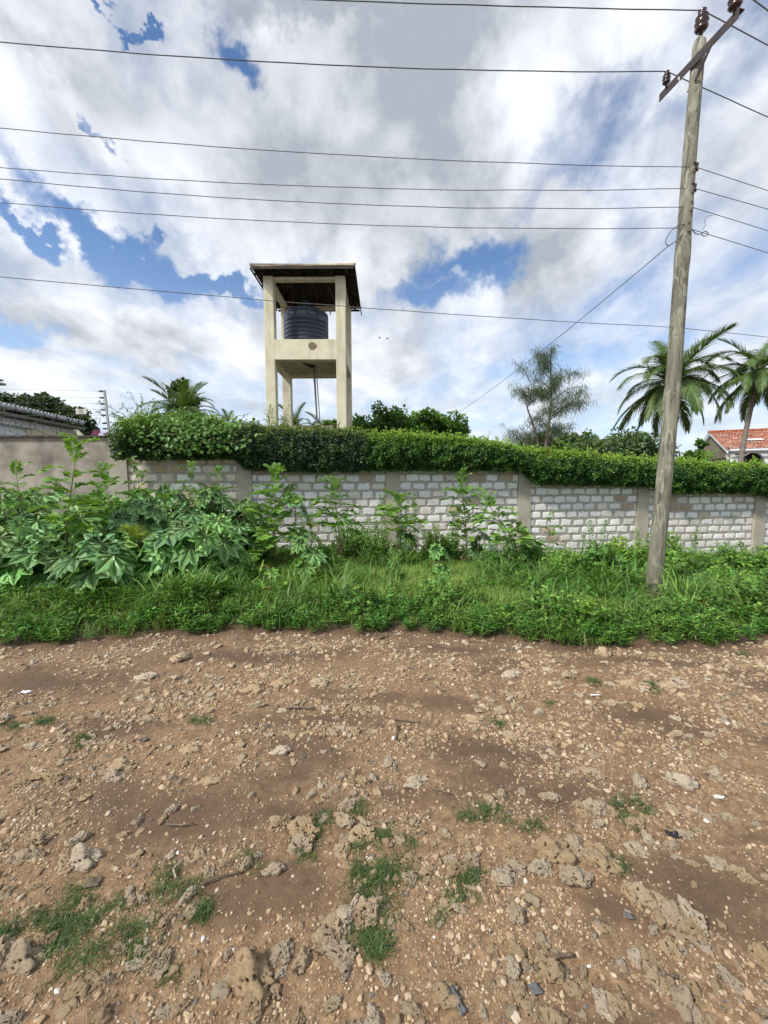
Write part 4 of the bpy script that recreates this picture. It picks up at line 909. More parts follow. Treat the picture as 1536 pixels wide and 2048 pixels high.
def spire(px, Y, pyt, label, cols=(MG, LG), leaf=.035, r0=.075, n=1):
    X = (px - 768) / F * Y; zb = T1(X, Y); H = at(px, pyt, Y).z - zb; root = empty('upright_weed', (X, Y, zb), label, 'weed', 'upright small-leaved weeds by the wall'); m = MB(); ms = MB()
    for q in range(n):
        dx = random.uniform(-.06, .06) * (n > 1) * 3; h = H * random.uniform(.8, 1) if q else H; ms.tube([(dx * .4, 0, 0), (dx, 0, h * .6), (dx * 1.2, 0, h)], [.006, .004, .002], 4, cap=False)
        nl = int(300 * h / 1.2); f = rng.uniform(.25, 1, nl); az = rng.uniform(0, 6.28, nl); rr = r0 * (1.25 - f) * rng.uniform(.3, 1.3, nl); pos = np.stack([dx * f * 1.2 + np.cos(az) * rr, np.sin(az) * rr, f * h], 1)
        d = np.stack([np.cos(az), np.sin(az), rng.uniform(.1, .9, nl)], 1); nn = rdir(nl) * .5; nn[:, 2] += 1; m.leaves(OT, OF, pos, frames(d, nn), leaf * rng.uniform(.6, 1.1, nl), jcol(cols[0], nl) * (1 - f[:, None]) + jcol(cols[1], nl) * f[:, None])
    m.build('foliage', M_leaf, root); ms.build('stem', M_stem, root)
for a in [(1160, 7.6, 1070, 'darker upright weed left of centre under the fourth wall panel'), (1196, 7.6, 1040, 'taller upright weed with pale tip under the fourth wall panel'), (1390, 7.7, 1060, 'upright weed right of the power pole against the last full panel'),
          (773, 8.6, 975, 'airy upright weed just left of the third wall post'), (832, 8.7, 985, 'slender upright weed just right of the third wall post'), (817, 8.3, 1000, 'dark upright weed at the third wall post'), (862, 8.6, 1040, 'short upright weed right of the third wall post'), (612, 8.4, 1010, 'upright weed against the wall beside the bushy sapling'),
          (1290, 8.4, 1060, 'upright weed at the fifth wall post behind the power pole'), (1500, 8.8, 1085, 'upright weed before the last wall post at the right edge')]: spire(*a, n=2)

# ------------------------------------------------------------------ water tower
Yf = 16.0; tx0 = (at(527.5, 560, Yf).x + at(534, 850, Yf).x) / 2; tx1 = (at(692, 560, Yf).x + at(692.5, 850, Yf).x) / 2
zt_ = at(600, 551, Yf).z; zb1 = at(600, 557, Yf).z; zs1 = at(600, 677.7, Yf).z; zs0 = at(600, 718.6, Yf).z; Yb = atz(620, 757, zs0).y
zg = -.5; cw = (at(547, 600, Yf).x - at(527.5, 600, Yf).x)
tower = empty('water_tower', ((tx0 + tx1) / 2, (Yf + Yb) / 2, zg), 'cream concrete water tower with four columns and a rusty hipped sheet roof above the hedge', 'water tower'); tl = np.array(tower.location)
def tbox(name, a, b, mat=M_cream, parent=None, bev=.012):
    m = MB(); m.box(np.array(a) - tl, np.array(b) - tl); o = m.build(name, mat, parent or tower); bv = o.modifiers.new('bevel', 'BEVEL'); bv.width = bev; bv.segments = 2; return o
for x_ in (tx0, tx1 - cw):
    for y_ in (Yf, Yb - cw): tbox('column', (x_, y_, zg), (x_ + cw, y_ + cw, zt_ + (.0 if y_ == Yf else -.03)))
e_ = .004; zbt = zt_ + .16
for y_, s_ in ((Yf + e_, 1), (Yb - cw + e_, 1)):
    tbox('beam', (tx0 + cw - .02, y_, zs0), (tx1 - cw + .02, y_ + cw - 2 * e_, zs1))
    tbox('beam', (tx0 + cw - .02, y_ + .05, zb1), (tx1 - cw + .02, y_ + cw - .05, zt_ - .01))
for x_ in (tx0 + e_, tx1 - cw + e_):
    tbox('beam', (x_, Yf + cw - .02, zs0 + .002), (x_ + cw - 2 * e_, Yb - cw + .02, zs1 - .002))
    tbox('beam', (x_ + .04, Yf + cw - .02, zb1 + .002), (x_ + cw - .05, Yb - cw + .02, zt_ - .012))
tbox('slab', (tx0 + cw - .03, Yf + cw - .03, zs0 + .14), (tx1 - cw + .03, Yb - cw + .03, zs0 + .30), M_conc)
# spalled patch showing brown render under the paint
m = MB(); c = at(625.5, 691.5, Yf - .004); n = 18; r_ = [random.uniform(.78, 1.15) for _ in range(n)]
V = [(c.x + math.cos(6.283 * k / n) * .18 * r_[k], c.y, c.z + math.sin(6.283 * k / n) * .125 * r_[k]) for k in range(n)] + [(c.x, c.y, c.z)]
m.add(np.array(V) - tl, np.array([(k, (k + 1) % n, n) for k in range(n)])); m.build('bare_patch', mat_plain('bare_render', (.17, .12, .08), (.25, .18, .12), 12), tower)
M_under = mat_plain('shaded_underside', (.03, .024, .024), (.075, .055, .045), 5, .8)  # shade beneath the roof, painted as a dark colour on sheet undersides and fascia
# roof: hipped corrugated sheets
A1 = at(501, 530, 15.45); ze = A1.z; A2 = atz(711.5, 531, ze); B2 = atz(725, 620, ze); B1 = atz(549.5, 614, ze)
rx0, rx1, ry0, ry1 = A1.x, A2.x, 15.45, (B1.y + B2.y) / 2; zr = ze + .95; rym = (ry0 + ry1) / 2; rxa, rxb = rx0 + 1.55, rx1 - 1.55
def sheet(p00, p10, p01, p11, nu, pitch, name='roof_sheet'):
    m = MB(); p00, p10, p01, p11 = map(Vector, (p00, p10, p01, p11)); nrm = (p10 - p00).cross(p01 - p00).normalized(); W = (p10 - p00).length; ex = (p10 - p00).normalized(); V = []; nv = 6
    for i in range(nu + 1):
        for j in range(nv + 1):
            u, v = i / nu, j / nv; q = (p00.lerp(p10, u)).lerp(p01.lerp(p11, u), v); s_ = (q - p00).dot(ex); q = q + nrm * .018 * math.sin(s_ / pitch * 6.283) + Vector((0, 0, -.03 * (1 - v) ** 2 * perlin(np.array([s_ * 1.1]), np.array([.3]))[0])); V.append(tuple(q))
    ii = np.arange((nu + 1) * (nv + 1)).reshape(nu + 1, nv + 1); m.add(np.array(V) - tl, np.stack([ii[:-1, :-1], ii[1:, :-1], ii[1:, 1:], ii[:-1, 1:]], -1).reshape(-1, 4)); o = m.build(name, M_sheet, tower, True)
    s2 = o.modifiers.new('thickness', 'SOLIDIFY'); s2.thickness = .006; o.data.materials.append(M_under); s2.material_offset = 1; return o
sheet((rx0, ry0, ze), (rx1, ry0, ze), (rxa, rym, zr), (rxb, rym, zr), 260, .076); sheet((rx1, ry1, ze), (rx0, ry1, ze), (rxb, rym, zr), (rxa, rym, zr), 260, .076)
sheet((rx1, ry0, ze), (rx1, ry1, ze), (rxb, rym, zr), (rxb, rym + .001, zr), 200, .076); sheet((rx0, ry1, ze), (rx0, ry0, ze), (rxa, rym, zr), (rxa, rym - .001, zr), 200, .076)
for a, b in (((rx0, ry0), (rxa, rym)), ((rx1, ry0), (rxb, rym)), ((rx0, ry1), (rxa, rym)), ((rx1, ry1), (rxb, rym)), ((rxa, rym), (rxb, rym))):
    m = MB(); za = zr if a[1] == rym else ze; m.tube([np.array((*a, za + .03)) - tl, np.array((*b, zr + .03)) - tl], .045, 6); m.build('ridge_cap', M_sheet, tower)
def raft(a, b, w=.04): m = MB(); m.tube([np.array(a) - tl, np.array(b) - tl], w, 5, wob=.1); m.build('rafter', M_rafter, tower)
for k in range(7):
    f = k / 6; xx = rx0 + .25 + (rx1 - rx0 - .5) * f; xr = min(max(xx, rxa), rxb); zk = zr - abs(xx - xr) / 1.55 * .95 - .1
    fy = abs(xx - xr) / 1.55
    raft((xx, ry0 + .02, ze - .07), (xr + (xx - xr) * .6, rym - .02, zr - .12 - .5 * fy)); raft((xx, ry1 - .02, ze - .07), (xr + (xx - xr) * .6, rym + .02, zr - .12 - .5 * fy))
for yy in np.linspace(ry0 + .5, ry1 - .5, 4): raft((rx0 + .02, yy, ze - .07), (rxa, rym, zr - .12)); raft((rx1 - .02, yy, ze - .07), (rxb, rym, zr - .12))
for p, q in (((rx0, ry0), (rx1, ry0)), ((rx0, ry1), (rx1, ry1)), ((rx0, ry0), (rx0, ry1)), ((rx1, ry0), (rx1, ry1))):
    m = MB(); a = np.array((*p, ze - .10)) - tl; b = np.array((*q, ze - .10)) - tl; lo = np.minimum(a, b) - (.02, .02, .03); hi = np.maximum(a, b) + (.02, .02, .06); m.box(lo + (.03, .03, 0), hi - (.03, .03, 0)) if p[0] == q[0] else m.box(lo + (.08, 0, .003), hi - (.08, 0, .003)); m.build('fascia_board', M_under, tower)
raft((-3.9, 16.7, ze - .2), (-3.2, 17.0, zr - .15), .03); raft((-2.2, 16.6, ze - .2), (-2.0, 17.3, zs1 + 1.9), .03); raft((-4.5, 18.6, ze - .7), (-4.2, 18.5, ze + .1), .03); raft((-1.9, 18.3, ze - .45), (-1.7, 18.2, ze + .1), .03)
for k, (x_, y_, dz) in enumerate(((549, 622, .35), (722, 622, .30), (660, 621, .28))): p = at(x_, y_, ry1); raft((p.x, ry1, ze + .0), (p.x + .05, ry1, ze - dz), .022)
# supply pipes
for (xa, xb_) in ((627.5, 635), (629.5, 636.5), (633, 641.5)):
    a = at(xa, 752, 17.4); b = at(xb_, 855, 17.4); m = MB(); m.tube([np.array((a.x, a.y, zs0 + .15)) - tl, np.array(b + Vector(((b.x - a.x) * .4, 0, -1.2))) - tl], .022, 6); m.build('pipe', M_galv, tower, True)
m = MB(); a = at(623, 741, 17.2); m.add(np.array([(a.x - .35, a.y - .3, zs0 + .135), (a.x + .2, a.y + .1, zs0 + .135), (a.x, a.y + .2, zs0 + .135), (a.x + .02, a.y, zs0 - .02)]) - tl, np.array([(0, 1, 3), (1, 2, 3), (2, 0, 3)])); m.build('pipe_flange', M_dark, tower)
# the tank
def lathe(m, prof, seg=32, o=(0, 0, 0), col=(1, 1, 1)):
    V = [(o[0] + r * math.cos(6.2832 * k / seg), o[1] + r * math.sin(6.2832 * k / seg), o[2] + z) for r, z in prof for k in range(seg)]
    m.add(V, np.array([(i * seg + k, i * seg + (k + 1) % seg, (i + 1) * seg + (k + 1) % seg, (i + 1) * seg + k) for i in range(len(prof) - 1) for k in range(seg)]), col)
tkY = (Yf + Yb) / 2 + .05; tkx = at(613.2, 640, tkY).x; tR = 86 / 2 / F * (tkY - .2) * 1.0; tz0 = zs0 + .30; ttop = at(613, 613, tkY - tR).z
tank = empty('water_tank', (tkx, tkY, tz0), 'dark blue-black ribbed plastic water tank standing on the tower platform under the roof', 'water tank')
H_ = ttop - tz0; pr = [(0, .0), (tR, .0)]; nr = 9
for k in range(nr):
    za = .04 + (H_ * .80 - .04) * k / nr; zc_ = (H_ * .80 - .04) / nr; pr += [(tR, za + .02), (tR, za + zc_ - .05), (tR - .03, za + zc_ - .035), (tR - .03, za + zc_ - .02), (tR, za + zc_ - .005)]
pr += [(tR, H_ * .80 + .02), (tR, H_ - .05), (tR - .02, H_ - .02), (tR, H_), (tR - .02, H_ + .04), (tR - .10, H_ + .10), (tR * .6, H_ + .24), (.16, H_ + .32)]
m = MB(); lathe(m, pr, 64); m.build('tank_body', M_tank, tank, True)
m = MB(); lathe(m, [(.15, H_ + .28), (.15, H_ + .46), (.14, H_ + .47), (.155, H_ + .48), (.155, H_ + .60), (.13, H_ + .63), (0, H_ + .63)], 24); m.build('lid', M_tank, tank, False)
fc = bpy.data.curves.new('lettering', 'FONT'); fc.body = 'JOJO Tank'; fc.size = .17; fc.extrude = 0; fc.align_x = 'CENTER'
fo = bpy.data.objects.new('tmp_text', fc); C.objects.link(fo); bpy.context.view_layer.update(); tm = bpy.data.meshes.new_from_object(fo.evaluated_get(bpy.context.evaluated_depsgraph_get())); bpy.data.objects.remove(fo)
aim = math.atan2(-tkY, -tkx)
def wrapv(x, z, r=tR + .004): a = aim + (x + .02) / r; return (r * math.cos(a), r * math.sin(a), z)
for v in tm.vertices: v.co = wrapv(v.co.x, v.co.y + H_ * .80 + .15)
tm.materials.clear(); tm.materials.append(M_print); o = bpy.data.objects.new('lettering', tm); C.objects.link(o); o.parent = tank
m = MB(); n = 16; V = [wrapv(-.62 + math.cos(6.283 * k / n) * .09, H_ * .80 + .20 + math.sin(6.283 * k / n) * .035 * (1 + .4 * (k % 3 == 0))) for k in range(n)] + [wrapv(-.62, H_ * .8 + .20)]
m.add(V, np.array([(k, (k + 1) % n, n) for k in range(n)])); m.build('logo', M_print, tank)
# low weathered wall behind the hedge
a = at(450, 850, 14.6); b = at(668, 850, 14.6); rw = empty('ruined_wall', ((a.x + b.x) / 2, 14.7, -.4), 'low weathered old wall with a blackened top behind the hedge at the water tower', 'wall'); m = MB(); n = 60; V = []
for k in range(n + 1):
    x_ = a.x + (b.x - a.x) * k / n - rw.location.x; zz = a.z + .4 + .03 * perlin(np.array([k * .4]), np.array([1.]))[0] + (.08 if 31 < k < 35 else 0)
    V += [(x_, -.1, 0), (x_, -.1, zz), (x_, .12, zz + .01), (x_, .12, 0)]
ii = np.arange((n + 1) * 4).reshape(-1, 4); m.add(V, np.concatenate([np.stack([ii[:-1, q], ii[1:, q], ii[1:, q + 1], ii[:-1, q + 1]], -1) for q in range(3)]))
t = NT('old_wall'); f = t.noise(3, 6, .7); g = t.noise(9, 5, .7); M_old = t.fin(t.pbr(t.mix(t.mr(g, .45, .6), t.ramp(f, [(.3, (.16, .13, .10)), (.7, (.42, .38, .32))]), (.055, .045, .04)), .95)); m.build('masonry', M_old, rw)

# ------------------------------------------------------------------ power pole
pb = Vector(((1313 - 768) / F * 5.5, 5.5, -.25)); pt = atz(1406, 86, 7.42); pt = Vector((pt.x, 5.8 + (pt.y - 5.8), 7.42)); pole = empty('power_pole', pb, 'weathered grey-green wooden power pole leaning slightly right, with crossarm and insulators', 'power pole'); pl_ = Vector(pb)
def pp(z): f = (z - pb.z) / (pt.z - pb.z); return pb.lerp(pt, f) + Vector((.03 * math.sin(f * 5), 0, 0))
m = MB(); n = 46; V = []; seg = 22
for i in range(n + 1):
    z_ = pb.z + (pt.z - pb.z) * i / n; c = pp(z_) - pl_; rr = .104 - .030 * (i / n) + (.012 if i in (17, 18, 29, 30) else 0) * .7
    for k in range(seg):
        an = 6.2832 * k / seg; q = rr * (1 + .05 * noise.noise(Vector((math.cos(an) * 2.2, math.sin(an) * 2.2, z_ * .7))) + .025 * noise.noise(Vector((math.cos(an) * 7, math.sin(an) * 7, z_ * 1.1)))); V.append((c.x + math.cos(an) * q, c.y + math.sin(an) * q, c.z + (.02 * math.sin(an * 2) if i == n else 0)))
m.add(V, np.array([(i * seg + k, i * seg + (k + 1) % seg, (i + 1) * seg + (k + 1) % seg, (i + 1) * seg + k) for i in range(n) for k in range(seg)])); m.F.append(np.array([list(range(n * seg, n * seg + seg))])); m.build('shaft', M_pole, pole, True)
za_ = 7.12; Aa = atz(1321, 198, za_); Bb = atz(1481, 27, za_); ad = (Bb - Aa).normalized(); an_ = Vector((-ad.y, ad.x, 0))
m = MB(); al = (Bb - Aa).length; rz_ = math.atan2(ad.y, ad.x); m.box((0, -.004, -.055), (al, .004, .055), rz=rz_, o=Aa - pl_); m.box((0, .0045, .045), (al, .08, .055), rz=rz_, o=Aa - pl_); m.build('crossarm', M_dark, pole)
def insul(p, s, name='insulator', parent=pole, base=pl_):
    m = MB(); lathe(m, [(.0, 0), (.012, 0), (.012, .05), (.035, .055), (.05, .075), (.03, .09), (.032, .10), (.052, .12), (.034, .135), (.034, .145), (.048, .16), (.03, .185), (.026, .2), (.032, .21), (.02, .222), (0, .222)], 18); o = m.build(name, M_ins, parent, True); o.location = Vector(p) - base; o.scale = (s,) * 3; return o
t = NT('glazed_porcelain'); f = t.noise(8, 3); M_ins = t.fin(t.pbr(t.ramp(f, [(.3, (.030, .014, .016)), (.7, (.075, .028, .025))]), .25))
i_c = pt + Vector((-.03, -.02, .03)); insul(i_c, 1.55); i_r = Bb + Vector((-.005, .06, .03)); insul(i_r, 1.45); i_l = Aa + Vector((.01, -.12, .03)); insul(i_l, 1.0)
m = MB(); m.tube([i_c - pl_ + Vector((0, 0, -.16)), i_c - pl_ + Vector((0, 0, .03))], .012, 6); m.build('insulator_pin', M_galv, pole)
m = MB(); q1 = Aa.lerp(Bb, .28); q2 = pp(6.86) + Vector((-.05, .07, 0)); m.tube([q1 - pl_, q2 - pl_], .016, 4); m.build('brace', M_galv, pole); m = MB(); q1 = Aa.lerp(Bb, .72); m.tube([q1 - pl_, pp(6.86) - pl_ + Vector((-.06, -.07, 0))], .016, 4); m.build('brace', M_dark, pole)
LV = []
for px, py in ((1394, 336), (1390, 378), (1384, 415), (1376, 457)):
    p = at(px, py, 5.68); LV.append(p); m = MB(); c = p - pl_; pc = pp(p.z) - pl_
    m.tube([pc + Vector((.0, -.11, -.10)), c + Vector((-.02, -.01, -.02))], .012, 5); m.tube([pc + Vector((0, -.10, .03)), c + Vector((-.01, -.01, .04))], .010, 5); lathe(m, [(0, -.045), (.028, -.045), (.03, -.02), (.017, 0), (.03, .02), (.028, .045), (0, .045)], 12, c); m.build('spool_insulator', M_ins, pole, True)
m = MB(); c = at(1327, 1092, 5.5) - pl_; m.tube([c + Vector((0, -.13, 0)), c + Vector((0, -.10, 0))], .012, 8); m.build('bolt', M_dark, pole)
# wires
def wire(pts, r, label, sag=.0, seg=60, wav=.006, group='overhead wires'):
    pts = [Vector(p) for p in pts]; m = MB(); out = []; o = pts[len(pts) // 2]
    for a, b, sg in zip(pts[:-1], pts[1:], sag if hasattr(sag, '__len__') else [sag] * (len(pts) - 1)):
        for k in range(seg):
            f = k / seg; q = a.lerp(b, f); q.z -= 4 * sg * f * (1 - f); q.z += wav * noise.noise(Vector((q.x * 1.7, r * 999, o.z))); out.append(q)
    out.append(pts[-1]); m.tube([q - o for q in out], r, 5, cap=True); ob = m.build('wire', M_wire, None, True, label=label, cat='wire', group=group); ob.location = o; return ob
def run(Pp, Lpx, Rpx, r, label, s1=.10, zl=None, far=26):
    z = zl or Pp.z; Lp = atz(*Lpx, z); d = (Lp - Pp); Lf = Pp + d * 1.06; Rp = atz(*Rpx, z); dr = (Rp - Pp).normalized(); Rf = Pp + dr * far
    Lf2 = Lf + Vector((d.x, d.y, 0)).normalized() * 16 + Vector((0, 0, .35)); wire([Lf2, Lf, Pp, Rf], r, label, [.05, s1, .0])
top = lambda p, s: p + Vector((0, 0, .215 * s))
run(top(i_c, 1.55), (300, -18), (1536, 91), .0068, 'thick wire running over the insulator on the very tip of the pole', .03)
run(top(i_r, 1.45), (1000, -60), (1536, 21), .0068, 'wire from the nearer end of the crossarm in the top right corner', .02)
run(top(i_l, 1.0), (0, 77), (1536, 235), .0068, 'thick wire from the farther lower end of the crossarm', .12)
for p, l, r_, lb, s_ in zip(LV, ((0, 250), (0, 328), (0, 350), (0, 399)), ((1536, 383), (1536, 420), (1536, 463), (1536, 507)), ('topmost', 'second', 'third', 'lowest'), (.10, .13, .15, .12)):
    run(p, l, r_, .0044, '%s of the four thin wires held by spool insulators on the side of the pole' % lb, s_)
ph = at(1350, 656, 5.62); run(ph, (0, 549), (1536, 676), .004, 'lone thin wire crossing in front of the water tower roof', .05)
se = at(905, 833, 15.5); s0 = at(1340, 492, 5.7); wire([at(1372, 462, 5.66), at(1358, 478, 5.66), s0, se], .006, 'service cable sloping down from the pole to behind the hedge', [0, .01, .12], 20, .0)
def loop(pxs, Y, r, label):
    P_ = [at(a, b, Y) for a, b in pxs]; m = MB(); o = P_[0]; out = []
    for i in range(len(P_) - 1):
        p0, p1, p2, p3 = P_[max(i - 1, 0)], P_[i], P_[i + 1], P_[min(i + 2, len(P_) - 1)]
        for k in range(6): f = k / 6; out.append(.5 * ((2 * p1) + (p2 - p0) * f + (2 * p0 - 5 * p1 + 4 * p2 - p3) * f * f + (3 * p1 - p0 - 3 * p2 + p3) * f ** 3) - o)
    out.append(P_[-1] - o); m.tube(out, r, 5); ob = m.build('cable_loop', M_wire, None, True, label=label, cat='cable'); ob.location = o
loop([(1384, 456), (1365, 451), (1345, 462), (1333, 482), (1338, 493), (1356, 482), (1372, 466), (1384, 460)], 5.64, .006, 'black cable looped round the pole below the lowest spool insulator')
loop([(1384, 458), (1392, 468), (1402, 470), (1412, 464), (1418, 470), (1408, 474), (1404, 466)], 5.7, .006, 'tangle of black cable just right of the pole')
loop([(1406, 462), (1412, 452), (1411, 442), (1418, 434), (1427, 433)], 5.9, .003, 'thin curly jumper wire linking two wires right of the pole')

# ------------------------------------------------------------------ trees
def tree(name, label, X, Y, zb, hb, clusters, leaf, n, cols, group='trees behind the wall', trunk_r=.15, T=OT, TF=OF, mat=M_leaf, cat='tree'):
    root = empty(name, (X, Y, zb), label, cat, group); m = MB(); m.tube([(0, 0, 0), (.05, 0, hb * .5), (0, .05, hb)], [trunk_r, trunk_r * .75, trunk_r * .55], 8)
    for (a, b, c, r) in clusters: m.tube([(0, 0, hb * .75), (a * .5, b * .5, hb + (c - hb) * .5), (a, b, c)], [trunk_r * .45, trunk_r * .25, trunk_r * .08], 5, cap=False)
    m.build('trunk', M_bark, root, True); m = MB(); tot = sum(r ** 2 for *_, r in clusters)
    for (a, b, c, r) in clusters:
        k = int(n * r * r / tot); sub_ = max(5, int(9 * r / max(q[3] for q in clusters))); cen = rdir(sub_) * r * rng.uniform(.45, .95, (sub_, 1)) * np.array([1, 1, .75]) + (a, b, c); cr_ = r * rng.uniform(.25, .45, sub_); w = rng.integers(0, sub_, k)
        dd = rdir(k); pos = cen[w] + dd * cr_[w][:, None] * (rng.random((k, 1)) ** .35); d = dd + rdir(k) * .9; nn = rdir(k) * .8; nn[:, 2] += .8
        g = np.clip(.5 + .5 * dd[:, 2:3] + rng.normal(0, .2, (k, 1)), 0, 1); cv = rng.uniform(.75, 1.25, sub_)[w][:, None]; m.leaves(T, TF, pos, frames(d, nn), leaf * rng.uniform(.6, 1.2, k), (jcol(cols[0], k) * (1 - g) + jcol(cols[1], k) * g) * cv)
    m.build('crown', mat, root); return root
random.seed(31)
def tree_px(name, label, px, pyt, Y, wpx, hpx, leaf, n, cols, nc=8, group='trees behind the wall', tr=.15, zb=-.6, seedy=0):
    X = (px - 768) / F * Y; zt = at(px, pyt, Y).z; rx = wpx / 2 / F * Y; hz = hpx / F * Y; cl = []
    for k in range(nc):
        a = random.uniform(-1, 1); f = random.random(); r = rx * random.uniform(.28, .45); top_ = (zt - zb) - hz * (abs(a) ** 2.2) * .75; cl.append((a * (rx - r * .6), random.uniform(-.5, .5) * rx, top_ - r * .75 - f * max(hz - 2 * r, 0) * .8, r))
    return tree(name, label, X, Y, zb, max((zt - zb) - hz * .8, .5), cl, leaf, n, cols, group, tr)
DT = ((.035, .09, .02), (.15, .29, .045)); MT = ((.045, .10, .025), (.17, .29, .05)); HZ = ((.06, .11, .05), (.14, .22, .08))
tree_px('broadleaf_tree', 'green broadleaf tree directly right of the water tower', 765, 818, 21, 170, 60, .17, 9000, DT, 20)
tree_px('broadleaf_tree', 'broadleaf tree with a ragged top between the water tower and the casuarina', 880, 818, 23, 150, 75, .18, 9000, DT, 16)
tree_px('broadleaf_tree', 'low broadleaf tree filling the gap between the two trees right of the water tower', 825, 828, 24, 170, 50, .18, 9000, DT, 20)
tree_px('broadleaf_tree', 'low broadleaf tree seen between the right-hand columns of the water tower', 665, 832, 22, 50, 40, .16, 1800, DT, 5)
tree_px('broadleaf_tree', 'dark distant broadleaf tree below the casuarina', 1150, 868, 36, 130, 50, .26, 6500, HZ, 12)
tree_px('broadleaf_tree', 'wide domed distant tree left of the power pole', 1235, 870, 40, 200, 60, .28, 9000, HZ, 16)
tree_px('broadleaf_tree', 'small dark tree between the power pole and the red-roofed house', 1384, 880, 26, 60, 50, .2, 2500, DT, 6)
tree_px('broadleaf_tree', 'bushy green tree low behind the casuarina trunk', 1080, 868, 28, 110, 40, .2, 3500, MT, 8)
for px, py, w, h, lb in ((20, 788, 230, 60, 'dark hilltop tree mass at the left edge'), (95, 792, 170, 60, 'dark dense tree behind the grey gutter'), (150, 816, 80, 60, 'dark dense tree sloping down towards the pink roof')):
    tree_px('dense_tree', lb + ' above the neighbour house', px, py, 42, w, h, .34, 16000, ((.02, .045, .016), (.06, .10, .035)), 34, 'dark trees beyond the neighbour house')
# tree behind the young coconut palm
tree_px('round_leaved_tree', 'small round-leaved tree rising behind the young coconut palm', 375, 745, 17.5, 64, 80, .16, 1300, ((.03, .06, .02), (.09, .15, .04)), 14, tr=.06)
# casuarina: open crown of drooping needles
X = (1085 - 768) / F * 21; root = empty('casuarina_tree', (X, 21, -.6), 'tall feathery casuarina with an open drooping grey-green crown', 'tree'); zt = at(1095, 712, 21).z + .6; zlo = at(1090, 905, 21).z + .6; m = MB(); mf = MB(); ends = []
m.tube([(0, 0, 0), (.1, 0, zlo), (.3, 0, zlo + (zt - zlo) * .5), (.2, 0, zt)], [.13, .10, .06, .02], 7); m.tube([(0, 0, zlo * .8), (-.4, .1, zlo + 1), (-.9, 0, zlo + 2.2), (-1.1, 0, zlo + 3.4)], [.08, .06, .04, .015], 6)
for k in range(46):
    f = random.random() ** 1.25 * .9 + .08; zc_ = zlo + (zt - zlo) * f; a = random.uniform(0, 6.28); ln = (1.12 - f) ** .5 * 2.9 * random.uniform(.5, 1.05) * (.75 if math.cos(a) < 0 else 1.0)
    if f < .3: ln *= .9
    b = Vector((.25 if k % 3 else -.8, 0, zc_ - .3)) if f < .8 else Vector((.22, 0, zc_ - .2)); e = b + Vector((math.cos(a) * ln, math.sin(a) * ln, .35 + .5 * random.random())); mid = b.lerp(e, .5) + Vector((0, 0, .25)); m.tube([b, mid, e], [.028, .018, .006], 4, cap=False)
    for q in range(9):
        g = random.uniform(.25, 1); c = (b.lerp(mid, g * 2) if g < .5 else mid.lerp(e, g * 2 - 1)); ends.append((c, .26 + .16 * random.random()))
        if random.random() < .6: c2 = c + Vector((random.gauss(0, .25), random.gauss(0, .25), random.uniform(.0, .35))); m.tube([c, c2], [.007, .003], 3, cap=False); ends.append((c2, .3))
NT_ = np.array([(-.5, 0, 0), (.5, 0, 0), (.45, .5, -.02), (-.45, .5, -.02), (.1, 1, 0), (-.1, 1, 0)], float); NF = np.array([(0, 1, 2, 3), (3, 2, 4, 5)])
for c, r in ends:
    k = 17; pos = np.array(c) + rng.normal(0, .13, (k, 3)); d = rdir(k) * .55; d[:, 2] -= .75; d[:, 0] += .15; s = r * rng.uniform(.6, 1.3, k); mf.leaves(NT_, NF, pos, frames(d, rdir(k)), np.stack([np.full(k, .013), s, s], 1), jcol((.10, .14, .07), k, .3))
m.build('trunk', M_bark, root, True); mf.build('crown', M_leaf, root)
# ------------------------------------------------------------------ palms
PC = [(.09, .16, .04), (.13, .21, .05), (.065, .125, .035)]; PY = [(.16, .19, .05), (.12, .17, .045)]
FR = {}
def fr(kind):
    if kind not in FR:
        e0, bend, hang, cols = {'up': (78, 40, .35, PC), 'hi': (60, 105, .7, PC), 'mid': (30, 100, 1.5, PC), 'flat': (0, 78, 1.7, PC), 'low': (-32, 48, 1.7, PC + PY), 'dead': (-60, 25, 1.5, [(.17, .12, .07), (.13, .10, .06)])}[kind]
        FR[kind] = [frond(700 + len(FR) * 5 + i, 2.6, R(e0 + random.uniform(-6, 6)), R(bend), 70, .72, .030, cols, .14, .3, hang) for i in range(2)]
    return FR[kind]
def palm(label, px, py, Y, s, kinds, pxb=None, zb=-.6, rt=.075, az0=0, group='coconut palms', name='coconut_palm', nuts=True):
    c = at(px, py, Y); b = at(pxb or px, 930, Y); b.z = zb; b.y = Y; root = empty(name, b, label, 'palm tree', group); top_ = c - b
    m = MB(); n = 12; m.tube([(top_ * (k / n)) + Vector((-.18 * math.sin(k / n * 3.14) * (1 if top_.x > 0 else -.5), 0, 0)) for k in range(n + 1)], [rt * (1.35 - .5 * k / n) * (1.06 if k % 2 else 1) for k in range(n + 1)], 9); m.build('trunk', M_palmtrunk, root, True)
    for k, kd in enumerate(kinds):
        me = random.choice(fr(kd)); o = link('frond', me, root, top_ + Vector((random.uniform(-.05, .05), 0, random.uniform(-.1, .1))), ((random.uniform(-.5, .05) if kd == 'up' else random.uniform(-.15, .15)), random.uniform(-.15, .15), az0 + k * 2.4 + random.uniform(-.25, .25)), s * random.uniform(.85, 1.12))
        if kd == 'dead': o['label'] = 'dead brown frond hanging down'
    if nuts:
        for k in range(6): m = MB(); lathe(m, [(0, -.13), (.07, -.10), (.1, 0), (.07, .09), (0, .13)], 10); a = k * 1.05; o = m.build('coconut', M_coco, root, True); o.location = top_ + Vector((math.cos(a) * .2, math.sin(a) * .2, -.28 - .08 * (k % 2)))
M_coco = mat_plain('coconut', (.20, .17, .05), (.30, .20, .07), 6, .6, .1)
random.seed(8)
